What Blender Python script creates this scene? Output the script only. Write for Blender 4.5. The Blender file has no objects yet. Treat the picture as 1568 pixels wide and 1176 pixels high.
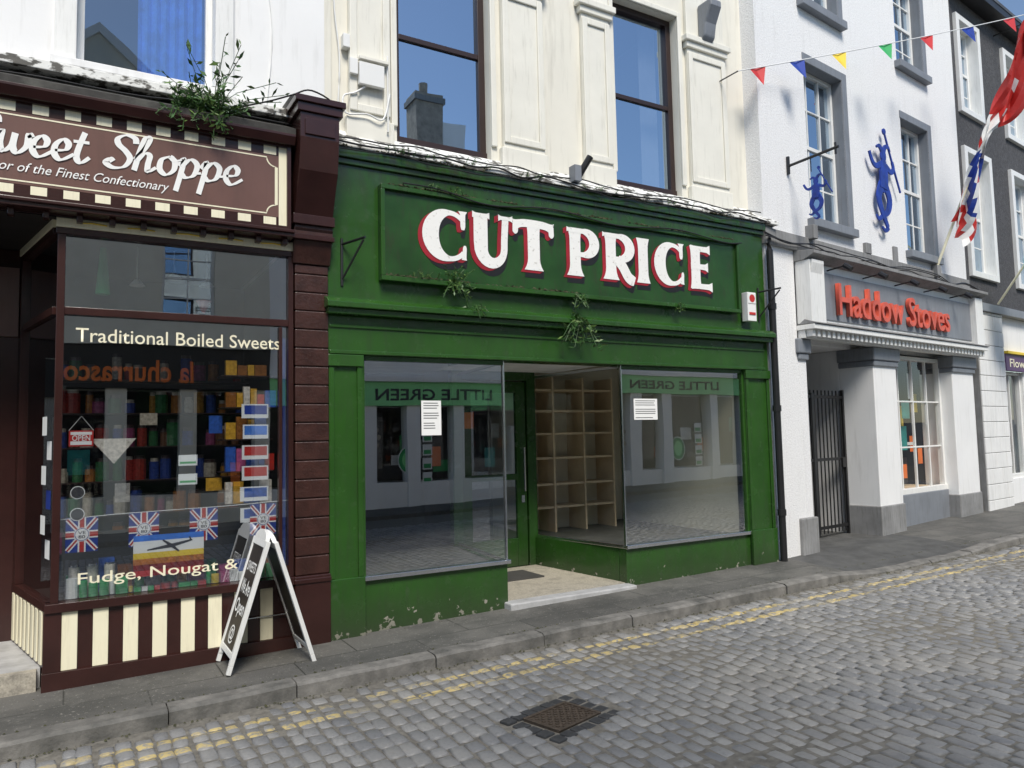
import bpy, math, random
from mathutils import Vector, Matrix
random.seed(7)
sc=bpy.context.scene
R=random.uniform
# ------------------------------------------------------------ materials
M={}
def nt(name):
    m=bpy.data.materials.new(name); m.use_nodes=True; M[name]=m
    t=m.node_tree; return m,t,t.nodes['Principled BSDF']
def N(t,k,**kw):
    n=t.nodes.new(k)
    for a,b in kw.items():
        if hasattr(n,a): setattr(n,a,b)
        else: n.inputs[a].default_value=b
    return n
def mixrgb(t,fac,c1,c2,blend='MIX'):
    n=t.nodes.new('ShaderNodeMix'); n.data_type='RGBA'; n.blend_type=blend
    for s,v in ((0,fac),(6,c1),(7,c2)):
        if hasattr(v,'is_linked') or hasattr(v,'links'): t.links.new(v,n.inputs[s])
        else: n.inputs[s].default_value=(v if s==0 else (*v[:3],1))
    return n.outputs[2]
def ramp(t,inp,p0,p1,c0=(0,0,0),c1=(1,1,1)):
    r=t.nodes.new('ShaderNodeValToRGB'); r.color_ramp.elements[0].position=p0; r.color_ramp.elements[1].position=p1
    r.color_ramp.elements[0].color=(*c0,1); r.color_ramp.elements[1].color=(*c1,1)
    t.links.new(inp,r.inputs[0]); return r.outputs[0]
def noise(t,scale,detail=4,vec=None,stretch=None,rough=.6):
    tc=t.nodes.new('ShaderNodeTexCoord'); src=tc.outputs['Object']
    if stretch:
        mp=t.nodes.new('ShaderNodeMapping'); mp.inputs['Scale'].default_value=stretch
        t.links.new(src,mp.inputs[0]); src=mp.outputs[0]
    n=t.nodes.new('ShaderNodeTexNoise'); n.inputs['Scale'].default_value=scale; n.inputs['Detail'].default_value=detail; n.inputs['Roughness'].default_value=rough
    t.links.new(src,n.inputs['Vector']); return n.outputs[0]
def bump(t,b,h,strength,dist=.01):
    n=t.nodes.new('ShaderNodeBump'); n.inputs['Strength'].default_value=strength; n.inputs['Distance'].default_value=dist
    t.links.new(h,n.inputs['Height']); t.links.new(n.outputs[0],b.inputs['Normal'])
def pm(name,col,rough=.6,metal=0,var=.12,vs=3,bs=0,bsc=80,bd=.004,grime=None,gcol=(.12,.11,.09),gamt=.5,spec=.5,streak=(6,6,.6),gp=(.5,.75)):
    m,t,b=nt(name)
    c0=tuple(c*(1-var) for c in col); c1=tuple(min(1,c*(1+var)) for c in col)
    c=ramp(t,noise(t,vs),.3,.7,c0,c1)
    if grime:
        g=ramp(t,noise(t,grime,6,stretch=streak),gp[0],gp[1],(0,0,0),(gamt,)*3)
        c=mixrgb(t,g,c,gcol)
    t.links.new(c,b.inputs['Base Color'])
    b.inputs['Roughness'].default_value=rough; b.inputs['Metallic'].default_value=metal
    b.inputs['Specular IOR Level'].default_value=spec
    if bs: bump(t,b,noise(t,bsc,5),bs,bd)
    return m
def glass(name,base,tint=(1,1,1),wave=0,gcol=(.95,.97,1)):
    m=bpy.data.materials.new(name); m.use_nodes=True; M[name]=m; t=m.node_tree; t.nodes.clear()
    o=t.nodes.new('ShaderNodeOutputMaterial'); mx=t.nodes.new('ShaderNodeMixShader'); tr=t.nodes.new('ShaderNodeBsdfTransparent'); gl=t.nodes.new('ShaderNodeBsdfGlossy')
    tr.inputs[0].default_value=(*tint,1); gl.inputs['Roughness'].default_value=0; gl.inputs[0].default_value=(*gcol,1)
    lw=t.nodes.new('ShaderNodeLayerWeight'); lw.inputs[0].default_value=.5
    pw=t.nodes.new('ShaderNodeMath'); pw.operation='POWER'; pw.inputs[1].default_value=4
    a=t.nodes.new('ShaderNodeMath'); a.operation='MULTIPLY_ADD'; a.inputs[1].default_value=1-base; a.inputs[2].default_value=base; a.use_clamp=True
    t.links.new(lw.outputs['Facing'],pw.inputs[0]); t.links.new(pw.outputs[0],a.inputs[0]); t.links.new(a.outputs[0],mx.inputs[0]); t.links.new(tr.outputs[0],mx.inputs[1]); t.links.new(gl.outputs[0],mx.inputs[2]); t.links.new(mx.outputs[0],o.inputs[0])
    if wave:
        tc=t.nodes.new('ShaderNodeTexCoord'); n=t.nodes.new('ShaderNodeTexNoise'); n.inputs['Scale'].default_value=1.3; n.inputs['Detail'].default_value=1
        bp=t.nodes.new('ShaderNodeBump'); bp.inputs['Strength'].default_value=wave; bp.inputs['Distance'].default_value=.02
        t.links.new(tc.outputs['Object'],n.inputs[0]); t.links.new(n.outputs[0],bp.inputs['Height']); t.links.new(bp.outputs[0],gl.inputs['Normal'])
glass('glass_shop',.34,(.95,.98,.96),.05)
glass('glass_sweet',.36,(.9,.93,.95),.06)
glass('glass_clear',.04,(.97,.98,.97))
glass('glass_up',.60,(.6,.65,.7),.10,(.72,.86,1))
glass('glass_up_clear',.30,(.85,.9,.95),.10,(.75,.88,1))
def greenpaint(name,ca,cb,chips):
    m,t,b=nt(name)
    c=ramp(t,noise(t,1.6),.3,.7,ca,cb)
    d=ramp(t,noise(t,5,6,stretch=(5,5,.5)),.48,.78,(0,0,0),(.55,)*3)
    c=mixrgb(t,d,c,(.032,.052,.024))
    e=ramp(t,noise(t,11,8),.58,.72,(0,0,0),(.45,)*3); c=mixrgb(t,e,c,(.06,.10,.05))
    if chips:
        tc=N(t,'ShaderNodeTexCoord'); sx=N(t,'ShaderNodeSeparateXYZ'); t.links.new(tc.outputs['Object'],sx.inputs[0])
        mr=N(t,'ShaderNodeMapRange'); t.links.new(sx.outputs[2],mr.inputs[0]); mr.inputs[1].default_value=-.12; mr.inputs[2].default_value=.14; mr.inputs[3].default_value=.14; mr.inputs[4].default_value=-.075
        ad=N(t,'ShaderNodeMath',operation='ADD'); t.links.new(noise(t,14,7),ad.inputs[0]); t.links.new(mr.outputs[0],ad.inputs[1])
        c=mixrgb(t,ramp(t,ad.outputs[0],.672,.682),c,(.5,.47,.4))
        mr2=N(t,'ShaderNodeMapRange'); t.links.new(sx.outputs[2],mr2.inputs[0]); mr2.inputs[1].default_value=-.15; mr2.inputs[2].default_value=.22; mr2.inputs[3].default_value=.75; mr2.inputs[4].default_value=0
        c=mixrgb(t,mr2.outputs[0],c,(.04,.05,.03))
        # algae / dirt washed down from the cornice
        mr3=N(t,'ShaderNodeMapRange'); t.links.new(sx.outputs[2],mr3.inputs[0]); mr3.inputs[1].default_value=3.45; mr3.inputs[2].default_value=3.95; mr3.inputs[3].default_value=0; mr3.inputs[4].default_value=1
        mu=N(t,'ShaderNodeMath',operation='MULTIPLY'); t.links.new(mr3.outputs[0],mu.inputs[0]); t.links.new(ramp(t,noise(t,4,7,stretch=(4,4,.8)),.38,.62),mu.inputs[1])
        c=mixrgb(t,mu.outputs[0],c,(.03,.035,.02))
    t.links.new(c,b.inputs['Base Color'])
    t.links.new(ramp(t,noise(t,6,5),.35,.75,(.12,)*3,(.36,)*3),b.inputs['Roughness'])
    bump(t,b,noise(t,5,4),.28,.008)
greenpaint('green',(.018,.062,.010),(.028,.094,.015),True)
pm('green_board',(.018,.064,.014),.25,var=.25,vs=3,bs=.25,bsc=14,bd=.004,grime=6,gcol=(.035,.04,.02),gamt=.7,streak=(4,4,.7))
pm('white_letter',(.84,.83,.80),.45,var=.03,grime=30,gcol=(.35,.33,.28),gamt=.65,streak=(1,1,1),gp=(.58,.72))
pm('red_letter',(.32,.015,.025),.4,var=.2); pm('black_letter',(.012,.012,.012),.4)
pm('cream_wall',(.74,.715,.63),.65,var=.05,vs=1.5,bs=.15,bsc=40,bd=.003,grime=3,gcol=(.33,.31,.25),gamt=.45,gp=(.52,.86))
pm('cream_trim',(.76,.74,.66),.5,var=.04,bs=.1,bsc=50,bd=.003,grime=5,gcol=(.3,.28,.22),gamt=.45,gp=(.55,.86))
pm('white_wall',(.79,.79,.785),.6,var=.04,vs=1.2,bs=.2,bsc=25,bd=.004,grime=2.5,gcol=(.38,.37,.34),gamt=.4,gp=(.54,.86))
pm('flaky_white',(.76,.76,.73),.7,var=.06,vs=9,bs=.5,bsc=18,bd=.01,grime=9,gcol=(.06,.055,.045),gamt=.95,gp=(.48,.55),streak=(1,1,2))
pm('pebble_white',(.78,.78,.78),.85,var=.1,vs=45,bs=.55,bsc=55,bd=.018,grime=2.2,gcol=(.42,.42,.4),gamt=.35,gp=(.55,.86))
pm('pebble_dark',(.065,.065,.07),.9,var=.35,vs=25,bs=.6,bsc=45,bd=.02)
pm('grey_paint',(.20,.215,.24),.5,var=.1,bs=.1,bsc=30,grime=5,gcol=(.1,.1,.1),gamt=.4)
pm('stone_grey',(.24,.24,.24),.75,var=.2,bs=.4,bsc=40,grime=6,gcol=(.08,.08,.07),gamt=.6)
pm('brown',(.036,.013,.011),.24,var=.2,bs=.2,bsc=16,bd=.004)
pm('brown_brick',(.045,.018,.014),.33,var=.3,vs=9,bs=.5,bsc=35,bd=.008)
pm('sign_brown',(.15,.080,.066),.28,var=.08,bs=.05,grime=3,gcol=(.10,.06,.05),gamt=.5)
pm('cream',(.83,.78,.58),.45,var=.03,grime=8,gcol=(.4,.35,.25),gamt=.25)
pm('lead',(.035,.033,.03),.8,var=.4,vs=12,bs=.6,bsc=40,grime=5,gcol=(.14,.14,.12),gamt=.6,streak=(1,1,1))
pm('dark_frame',(.03,.016,.014),.35,var=.15)
pm('white_frame',(.77,.77,.75),.4,var=.04,grime=8,gcol=(.4,.4,.36),gamt=.35)
pm('black_iron',(.014,.014,.015),.4,metal=0,var=.2,bs=.1)
pm('chrome',(.72,.73,.74),.22,metal=1,var=.05)
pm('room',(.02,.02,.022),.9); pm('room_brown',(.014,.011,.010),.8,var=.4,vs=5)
pm('curtain_blue',(.06,.20,.62),.9,var=.3,vs=8); pm('curtain_white',(.7,.7,.7),.9)
pm('int_cream',(.72,.67,.54),.8,var=.05); pm('int_shelf',(.66,.52,.35),.6,var=.12,vs=4); pm('int_floor',(.10,.10,.095),.5,var=.25,vs=8); pm('int_grey',(.05,.048,.045),.8)
pm('int_ceiling',(.82,.82,.81),.8)
pm('paper',(.82,.82,.80),.7,var=.02); pm('ink',(.05,.05,.06),.7); pm('red_paint',(.50,.03,.025),.4,var=.1); pm('blue_paint',(.02,.05,.30),.4,var=.15)
pm('jester_blue',(.008,.035,.27),.45,var=.35,vs=9); pm('yellow',(.75,.55,.04),.5); pm('cloth_green',(.03,.35,.10),.6); pm('teal',(.02,.26,.24),.6,var=.3,vs=4); pm('orange',(.9,.20,.03),.5); pm('fascia_green',(.30,.78,.32),.5,var=.05); pm('fascia_black',(.015,.015,.015),.4)
pm('stove_red',(.62,.10,.06),.45,var=.15,vs=12); pm('purple',(.10,.05,.13),.5); pm('slate',(.07,.075,.085),.6,var=.3,vs=6,bs=.5,bsc=15)
pm('plastic_white',(.78,.78,.76),.35,var=.03); pm('leaf',(.045,.11,.025),.5,var=.45,vs=20); pm('leaf2',(.10,.17,.035),.5,var=.4,vs=20); pm('moss',(.05,.05,.022),.95,var=.5,vs=40)
pm('tile',(.40,.365,.30),.5,var=.3,vs=70,grime=9,gcol=(.12,.11,.1),gamt=.6,streak=(1,1,1)); pm('stone_step',(.42,.42,.42),.55,var=.15,vs=8,bs=.2,bsc=40,grime=7,gcol=(.2,.19,.17),gamt=.5,streak=(1,1,1))
pm('ashlar',(.76,.76,.75),.6,var=.05,bs=.2,bsc=30,grime=3,gcol=(.4,.4,.37),gamt=.35)
pm('cast_iron',(.11,.085,.065),.55,metal=.5,var=.35,vs=25,bs=.5,bsc=60,bd=.003)
pm('dark_sett',(.04,.041,.043),.55,var=.3,vs=15,bs=.4,bsc=50)
pm('mortar',(.15,.14,.12),.95,var=.35,vs=20,bs=.7,bsc=60)
pm('tarmac',(.075,.075,.073),.85,var=.25,vs=6,bs=.6,bsc=120,bd=.006,grime=2,gcol=(.14,.14,.13),gamt=.6,streak=(1,1,1))
pm('kerb',(.18,.172,.158),.75,var=.3,vs=9,bs=.6,bsc=50,bd=.008,grime=4,gcol=(.06,.06,.055),gamt=.85,streak=(1,1,1),gp=(.42,.7))
pm('opp_wall',(.76,.72,.60),.8,var=.08,vs=2); pm('opp_white',(.9,.89,.86),.7,var=.04,vs=2); pm('opp_stone',(.36,.31,.25),.8,var=.3,vs=5); pm('blackboard',(.02,.014,.012),.5)
for i,c in enumerate([(.45,.03,.02),(.55,.30,.03),(.03,.2,.06),(.03,.10,.40),(.4,.08,.2),(.6,.55,.48),(.2,.08,.03),(.45,.16,.03)]):
    pm('sweet_%d'%i,c,.3,var=.4,vs=40)
for i,c in enumerate([(.22,.02,.015),(.25,.12,.02),(.02,.09,.03),(.02,.04,.17),(.18,.035,.09),(.32,.28,.22),(.09,.04,.02),(.24,.09,.02)]):
    pm('jar_%d'%i,c,.25,var=.4,vs=40)
# pavement
m,t,b=nt('pavement')
tc=N(t,'ShaderNodeTexCoord'); br=N(t,'ShaderNodeTexBrick'); t.links.new(tc.outputs['Object'],br.inputs['Vector'])
br.inputs['Scale'].default_value=1; br.inputs['Brick Width'].default_value=.95; br.inputs['Row Height'].default_value=.62; br.inputs['Mortar Size'].default_value=.006; br.inputs['Mortar Smooth'].default_value=.3
br.inputs['Color1'].default_value=(.09,.087,.08,1); br.inputs['Color2'].default_value=(.135,.13,.118,1); br.inputs['Mortar'].default_value=(.03,.03,.025,1)
c=mixrgb(t,ramp(t,noise(t,1.7,7),.42,.62,(0,0,0),(.85,)*3),br.outputs[0],(.06,.06,.055))
c=mixrgb(t,ramp(t,noise(t,7,6),.55,.75,(0,0,0),(.5,)*3),c,(.17,.165,.15))
c=mixrgb(t,ramp(t,noise(t,45,4),.62,.68,(0,0,0),(.7,)*3),c,(.28,.27,.24)); t.links.new(c,b.inputs['Base Color']); b.inputs['Roughness'].default_value=.75
bump(t,b,noise(t,90,6),.6,.008)
# setts
m,t,b=nt('setts')
at=N(t,'ShaderNodeAttribute',attribute_name='tone')
c=ramp(t,at.outputs['Fac'],0,1,(.165,.168,.175),(.275,.272,.265))
c=mixrgb(t,ramp(t,noise(t,45,6),.5,.8,(0,0,0),(.5,)*3),c,(.10,.10,.10))
c=mixrgb(t,ramp(t,noise(t,.9,5),.46,.72,(0,0,0),(.55,)*3),c,(.32,.30,.265))
c=mixrgb(t,ramp(t,noise(t,2.5,5),.55,.75,(0,0,0),(.5,)*3),c,(.13,.127,.12))
tc=N(t,'ShaderNodeTexCoord'); sx=N(t,'ShaderNodeSeparateXYZ'); t.links.new(tc.outputs['Object'],sx.inputs[0])
def band(y0,hw):
    s=N(t,'ShaderNodeMath',operation='SUBTRACT'); t.links.new(sx.outputs[1],s.inputs[0]); s.inputs[1].default_value=y0
    wob=N(t,'ShaderNodeMath',operation='MULTIPLY_ADD'); t.links.new(noise(t,.8,2),wob.inputs[0]); wob.inputs[1].default_value=.05; t.links.new(s.outputs[0],wob.inputs[2])
    a=N(t,'ShaderNodeMath',operation='ABSOLUTE'); t.links.new(wob.outputs[0],a.inputs[0])
    l=N(t,'ShaderNodeMath',operation='LESS_THAN'); t.links.new(a.outputs[0],l.inputs[0]); l.inputs[1].default_value=hw; return l.outputs[0]
s=N(t,'ShaderNodeMath',operation='ADD'); t.links.new(band(4.66,.038),s.inputs[0]); t.links.new(band(4.86,.035),s.inputs[1])
w=N(t,'ShaderNodeMath',operation='MULTIPLY'); t.links.new(s.outputs[0],w.inputs[0])
wn=N(t,'ShaderNodeMath',operation='MULTIPLY'); t.links.new(ramp(t,noise(t,26,6),.36,.52),wn.inputs[0]); t.links.new(ramp(t,noise(t,2.4,3),.34,.48,(.2,)*3,(1,)*3),wn.inputs[1])
t.links.new(wn.outputs[0],w.inputs[1])
w2=N(t,'ShaderNodeMath',operation='MULTIPLY'); t.links.new(w.outputs[0],w2.inputs[0]); w2.inputs[1].default_value=.85
c=mixrgb(t,w2.outputs[0],c,(.54,.42,.16)); t.links.new(c,b.inputs['Base Color'])
b.inputs['Roughness'].default_value=.48; bump(t,b,noise(t,50,6),.5,.006)
# ------------------------------------------------------------ builder
def cr(pts,n=8,closed=False):
    pts=[Vector(p) for p in pts]; o=[]
    L=len(pts); rng=L if closed else L-1
    for i in range(rng):
        g=lambda k: pts[k%L] if closed else pts[min(max(k,0),L-1)]
        a,b_,c_,d_=g(i-1),g(i),g(i+1),g(i+2)
        for j in range(n):
            u=j/n
            o.append(.5*((2*b_)+(c_-a)*u+(2*a-5*b_+4*c_-d_)*u*u+(3*b_-a-3*c_+d_)*u**3))
    if not closed: o.append(pts[-1])
    return o
class B:
    def __init__(s): s.v=[];s.f=[];s.m=[];s.mats=[]
    def mi(s,k):
        if k not in s.mats: s.mats.append(k)
        return s.mats.index(k)
    def face(s,pts,k):
        n=len(s.v); s.v+= [tuple(p) for p in pts]; s.f.append(tuple(range(n,n+len(pts)))); s.m.append(s.mi(k))
    def box(s,x0,x1,y0,y1,z0,z1,k):
        n=len(s.v); s.v+=[(x0,y0,z0),(x1,y0,z0),(x1,y1,z0),(x0,y1,z0),(x0,y0,z1),(x1,y0,z1),(x1,y1,z1),(x0,y1,z1)]
        for q in ((0,3,2,1),(4,5,6,7),(0,1,5,4),(1,2,6,5),(2,3,7,6),(3,0,4,7)): s.f.append(tuple(n+i for i in q)); s.m.append(s.mi(k))
    def hexa(s,p,k):
        n=len(s.v); s.v+=[tuple(q) for q in p]
        for q in ((0,3,2,1),(4,5,6,7),(0,1,5,4),(1,2,6,5),(2,3,7,6),(3,0,4,7)): s.f.append(tuple(n+i for i in q)); s.m.append(s.mi(k))
    def prism(s,prof,x0,x1,k):
        n=len(s.v); L=len(prof)
        s.v+=[(x0,y,z) for y,z in prof]+[(x1,y,z) for y,z in prof]
        for i in range(L):
            j=(i+1)%L; s.f.append((n+i,n+j,n+L+j,n+L+i)); s.m.append(s.mi(k))
        s.f.append(tuple(n+i for i in range(L))[::-1]); s.m.append(s.mi(k)); s.f.append(tuple(n+L+i for i in range(L))); s.m.append(s.mi(k))
    def tube(s,pts,r,k,n=8,r1=None):
        pts=[Vector(p) for p in pts]; L=len(pts); base=len(s.v)
        for i,p in enumerate(pts):
            d=(pts[min(i+1,L-1)]-pts[max(i-1,0)]).normalized()
            a=d.cross(Vector((0,0,1)));
            if a.length<.05: a=d.cross(Vector((1,0,0)))
            a.normalize(); c=d.cross(a); rad=r if r1 is None else r+(r1-r)*i/(L-1)
            for j in range(n):
                th=2*math.pi*j/n; s.v.append(tuple(p+rad*(math.cos(th)*a+math.sin(th)*c)))
        for i in range(L-1):
            for j in range(n):
                q=base+i*n; s.f.append((q+j,q+(j+1)%n,q+n+(j+1)%n,q+n+j)); s.m.append(s.mi(k))
        s.f.append(tuple(base+j for j in range(n))); s.m.append(s.mi(k)); s.f.append(tuple(base+(L-1)*n+j for j in range(n))); s.m.append(s.mi(k))
    def ribbon(s,pts,w,y,k,th=0,cal=None):
        L=len(pts); P=[Vector((p[0],p[1])) for p in pts]; A=[];C=[]
        for i in range(L):
            d=(P[min(i+1,L-1)]-P[max(i-1,0)])
            if d.length<1e-9: d=Vector((1,0))
            d.normalize(); nn=Vector((-d.y,d.x))
            ww=(w[i] if isinstance(w,(list,tuple)) else w)
            if cal: ww=cal[0]+(cal[1]-cal[0])*abs(math.sin(math.atan2(d.y,d.x)-cal[2]))
            A.append(P[i]+nn*ww/2); C.append(P[i]-nn*ww/2)
        for i in range(L-1):
            q=[A[i],C[i],C[i+1],A[i+1]]
            s.face([(p.x,y,p.y) for p in q],k)
            if th:
                s.face([(p.x,y+th,p.y) for p in q[::-1]],k)
                s.face([(A[i].x,y,A[i].y),(A[i+1].x,y,A[i+1].y),(A[i+1].x,y+th,A[i+1].y),(A[i].x,y+th,A[i].y)],k)
                s.face([(C[i].x,y,C[i].y),(C[i].x,y+th,C[i].y),(C[i+1].x,y+th,C[i+1].y),(C[i+1].x,y,C[i+1].y)],k)
        if th:
            for i in (0,L-1): s.face([(A[i].x,y,A[i].y),(C[i].x,y,C[i].y),(C[i].x,y+th,C[i].y),(A[i].x,y+th,A[i].y)],k)
    def disc(s,x,z,r,y,k,n=20,rz=None,th=0):
        rz=rz or r
        pts=[(x+r*math.cos(2*math.pi*i/n),z+rz*math.sin(2*math.pi*i/n)) for i in range(n)]
        s.face([(a,y,c) for a,c in pts],k)
        if th:
            s.face([(a,y+th,c) for a,c in pts],k)
            for i in range(n):
                a,c=pts[i],pts[(i+1)%n]; s.face([(a[0],y,a[1]),(c[0],y,c[1]),(c[0],y+th,c[1]),(a[0],y+th,a[1])],k)
    def rect(s,x0,x1,z0,z1,y,k): s.face([(x0,y,z0),(x1,y,z0),(x1,y,z1),(x0,y,z1)],k)
    def wall(s,x0,x1,z0,z1,y0,y1,ops,k,kr=None):
        kr=kr or k
        xs=sorted({x0,x1,*[a for o in ops for a in o[:2] if x0<a<x1]}); zs=sorted({z0,z1,*[a for o in ops for a in o[2:4] if z0<a<z1]})
        def out(i,j): return i<0 or j<0 or i>=len(xs)-1 or j>=len(zs)-1
        def solid(i,j):
            if out(i,j): return False
            cx=(xs[i]+xs[i+1])/2; cz=(zs[j]+zs[j+1])/2
            return not any(o[0]<cx<o[1] and o[2]<cz<o[3] for o in ops)
        for i in range(len(xs)-1):
            for j in range(len(zs)-1):
                if not solid(i,j): continue
                a,b_,c,d=xs[i],xs[i+1],zs[j],zs[j+1]
                s.face([(a,y0,c),(b_,y0,c),(b_,y0,d),(a,y0,d)],k); s.face([(a,y1,c),(a,y1,d),(b_,y1,d),(b_,y1,c)],k)
                K_=lambda p,q: k if out(p,q) else kr
                if not solid(i-1,j): s.face([(a,y0,c),(a,y0,d),(a,y1,d),(a,y1,c)],K_(i-1,j))
                if not solid(i+1,j): s.face([(b_,y0,c),(b_,y1,c),(b_,y1,d),(b_,y0,d)],K_(i+1,j))
                if not solid(i,j-1): s.face([(a,y0,c),(a,y1,c),(b_,y1,c),(b_,y0,c)],K_(i,j-1))
                if not solid(i,j+1): s.face([(a,y0,d),(b_,y0,d),(b_,y1,d),(a,y1,d)],K_(i,j+1))
    def done(s,name,parent=None,smooth=False,bevel=0,loc=None,rot=None):
        me=bpy.data.meshes.new(name); me.from_pydata(s.v,[],s.f); me.update()
        for k in s.mats: me.materials.append(M[k])
        me.polygons.foreach_set('material_index',s.m)
        if smooth: me.polygons.foreach_set('use_smooth',[True]*len(me.polygons))
        o=bpy.data.objects.new(name,me); sc.collection.objects.link(o)
        if parent: o.parent=parent
        if loc: o.location=loc
        if rot: o.rotation_euler=rot
        if bevel:
            md=o.modifiers.new('bevel','BEVEL'); md.width=bevel; md.segments=2; md.limit_method='ANGLE'
        return o
def E(name,loc=(0,0,0),rz=0,parent=None):
    o=bpy.data.objects.new(name,None); sc.collection.objects.link(o); o.location=loc; o.rotation_euler=(0,0,rz); o.empty_display_size=.2
    if parent: o.parent=parent
    return o
FM=lambda x,y,z: Matrix(((1,0,0,x),(0,0,-1,y),(0,1,0,z),(0,0,0,1)))
def text(body,mat,parent,name,mtx,w,h,ex=0,shear=0,off=0):
    cu=bpy.data.curves.new('tmp','FONT'); cu.body=body; cu.extrude=ex; cu.shear=shear; cu.offset=off; cu.size=1; cu.resolution_u=3
    to=bpy.data.objects.new('tmp',cu); sc.collection.objects.link(to); bpy.context.view_layer.update()
    me=bpy.data.meshes.new_from_object(to.evaluated_get(bpy.context.evaluated_depsgraph_get())); bpy.data.objects.remove(to)
    xs=[v.co.x for v in me.vertices]; ys=[v.co.y for v in me.vertices]; x0,x1,y0,y1=min(xs),max(xs),min(ys),max(ys)
    for v in me.vertices: v.co=mtx@Vector(((v.co.x-x0)/(x1-x0)*w,(v.co.y-y0)/(y1-y0)*h,v.co.z))
    me.materials.clear(); me.materials.append(M[mat]); me.name=name
    o=bpy.data.objects.new(name,me); sc.collection.objects.link(o); o.parent=parent; return o
def sash(P,x0,x1,z0,z1,yw,fm='white_frame',rec=.12,fw=.055,nx=1,nz=1,gl='glass_up',curt=None,mid=True,nm='window',depth=1.0):
    b=B(); y=yw+rec; zc=(z0+z1)/2
    b.box(x0,x1,y,y+.08,z1-fw,z1,fm); b.box(x0,x1,y-.02,y+.08,z0,z0+fw*1.3,fm)
    b.box(x0,x0+fw,y,y+.08,z0+fw*1.3,z1-fw,fm); b.box(x1-fw,x1,y,y+.08,z0+fw*1.3,z1-fw,fm)
    if mid: b.box(x0+fw,x1-fw,y+.005,y+.07,zc-.025,zc+.025,fm)
    for i in range(1,nx):
        x=x0+(x1-x0)*i/nx; b.box(x-.012,x+.012,y+.02,y+.06,z0+fw*1.3,z1-fw,fm)
    for h0,h1 in (((z0,zc),(zc,z1)) if mid else ((z0,z1),)):
        for j in range(1,nz):
            z=h0+(h1-h0)*j/nz; b.box(x0+fw,x1-fw,y+.023,y+.057,z-.012,z+.012,fm)
    b.done(nm+'_frame',P,bevel=.004)
    g=B(); g.rect(x0+fw*.5,x1-fw*.5,z0+fw*.5,zc,y+.03,gl); g.face([(x0+fw*.5,y+.045,zc),(x1-fw*.5,y+.045,zc),(x1-fw*.5,y+.047,z1-fw*.5),(x0+fw*.5,y+.047,z1-fw*.5)],gl); g.done(nm+'_glass',P)
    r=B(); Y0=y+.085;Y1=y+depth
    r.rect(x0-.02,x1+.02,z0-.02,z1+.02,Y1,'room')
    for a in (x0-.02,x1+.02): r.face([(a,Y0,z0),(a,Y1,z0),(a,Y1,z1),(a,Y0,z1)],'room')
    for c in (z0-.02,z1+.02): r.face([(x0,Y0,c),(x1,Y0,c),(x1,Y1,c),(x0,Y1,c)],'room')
    if curt:
        for (a,c,mt) in curt:
            n=int((c-a)/.035)+2
            for i in range(n-1):
                xa=a+(c-a)*i/(n-1); xb=a+(c-a)*(i+1)/(n-1); d0=.012*(1 if i%3 else 5)
                r.face([(xa,Y0+.10+.05*(i%2),z0),(xb,Y0+.10+.05*((i+1)%2),z0),(xb,Y0+.10+.05*((i+1)%2),z1),(xa,Y0+.10+.05*(i%2),z1)],mt)
    r.done(nm+'_room',P)
def gz(x): return -.143+.0178*x
def foliage(name,spots,parent=None,seed=1):
    random.seed(seed); b=B()
    for (x,y,z,n,L,droop,sp) in spots:
        for i in range(n):
            a=R(0,2*math.pi); el=R(.4,1.4)*(-1 if droop else 1); l=L*R(.5,1.1)
            d=Vector((math.cos(a)*math.cos(el),math.sin(a)*math.cos(el)-(.5 if not droop else .3),math.sin(el))).normalized()
            p=Vector((x+R(-sp,sp),y,z)); q=p+d*l*.5; e=q+(d+Vector((0,0,-.35))).normalized()*l*.5
            b.tube([p,q,e],.003,'leaf',4)
            for k in range(11):
                u=.12+.88*k/10; c=p.lerp(q,u*2) if u<.5 else q.lerp(e,u*2-1)
                s_=max(.02,min(.07,L*.18))*R(.6,1.4); dd=Vector((R(-1,1),R(-1,.6),R(-.5,.8))).normalized(); n2=dd.cross(Vector((R(-1,1),R(-1,1),R(-1,1)))).normalized()
                b.face([c,c+dd*s_*.5+n2*s_*.16,c+dd*s_,c+dd*s_*.5-n2*s_*.16],random.choice(['leaf','leaf','leaf2']))
    return b.done(name,parent)
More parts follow.
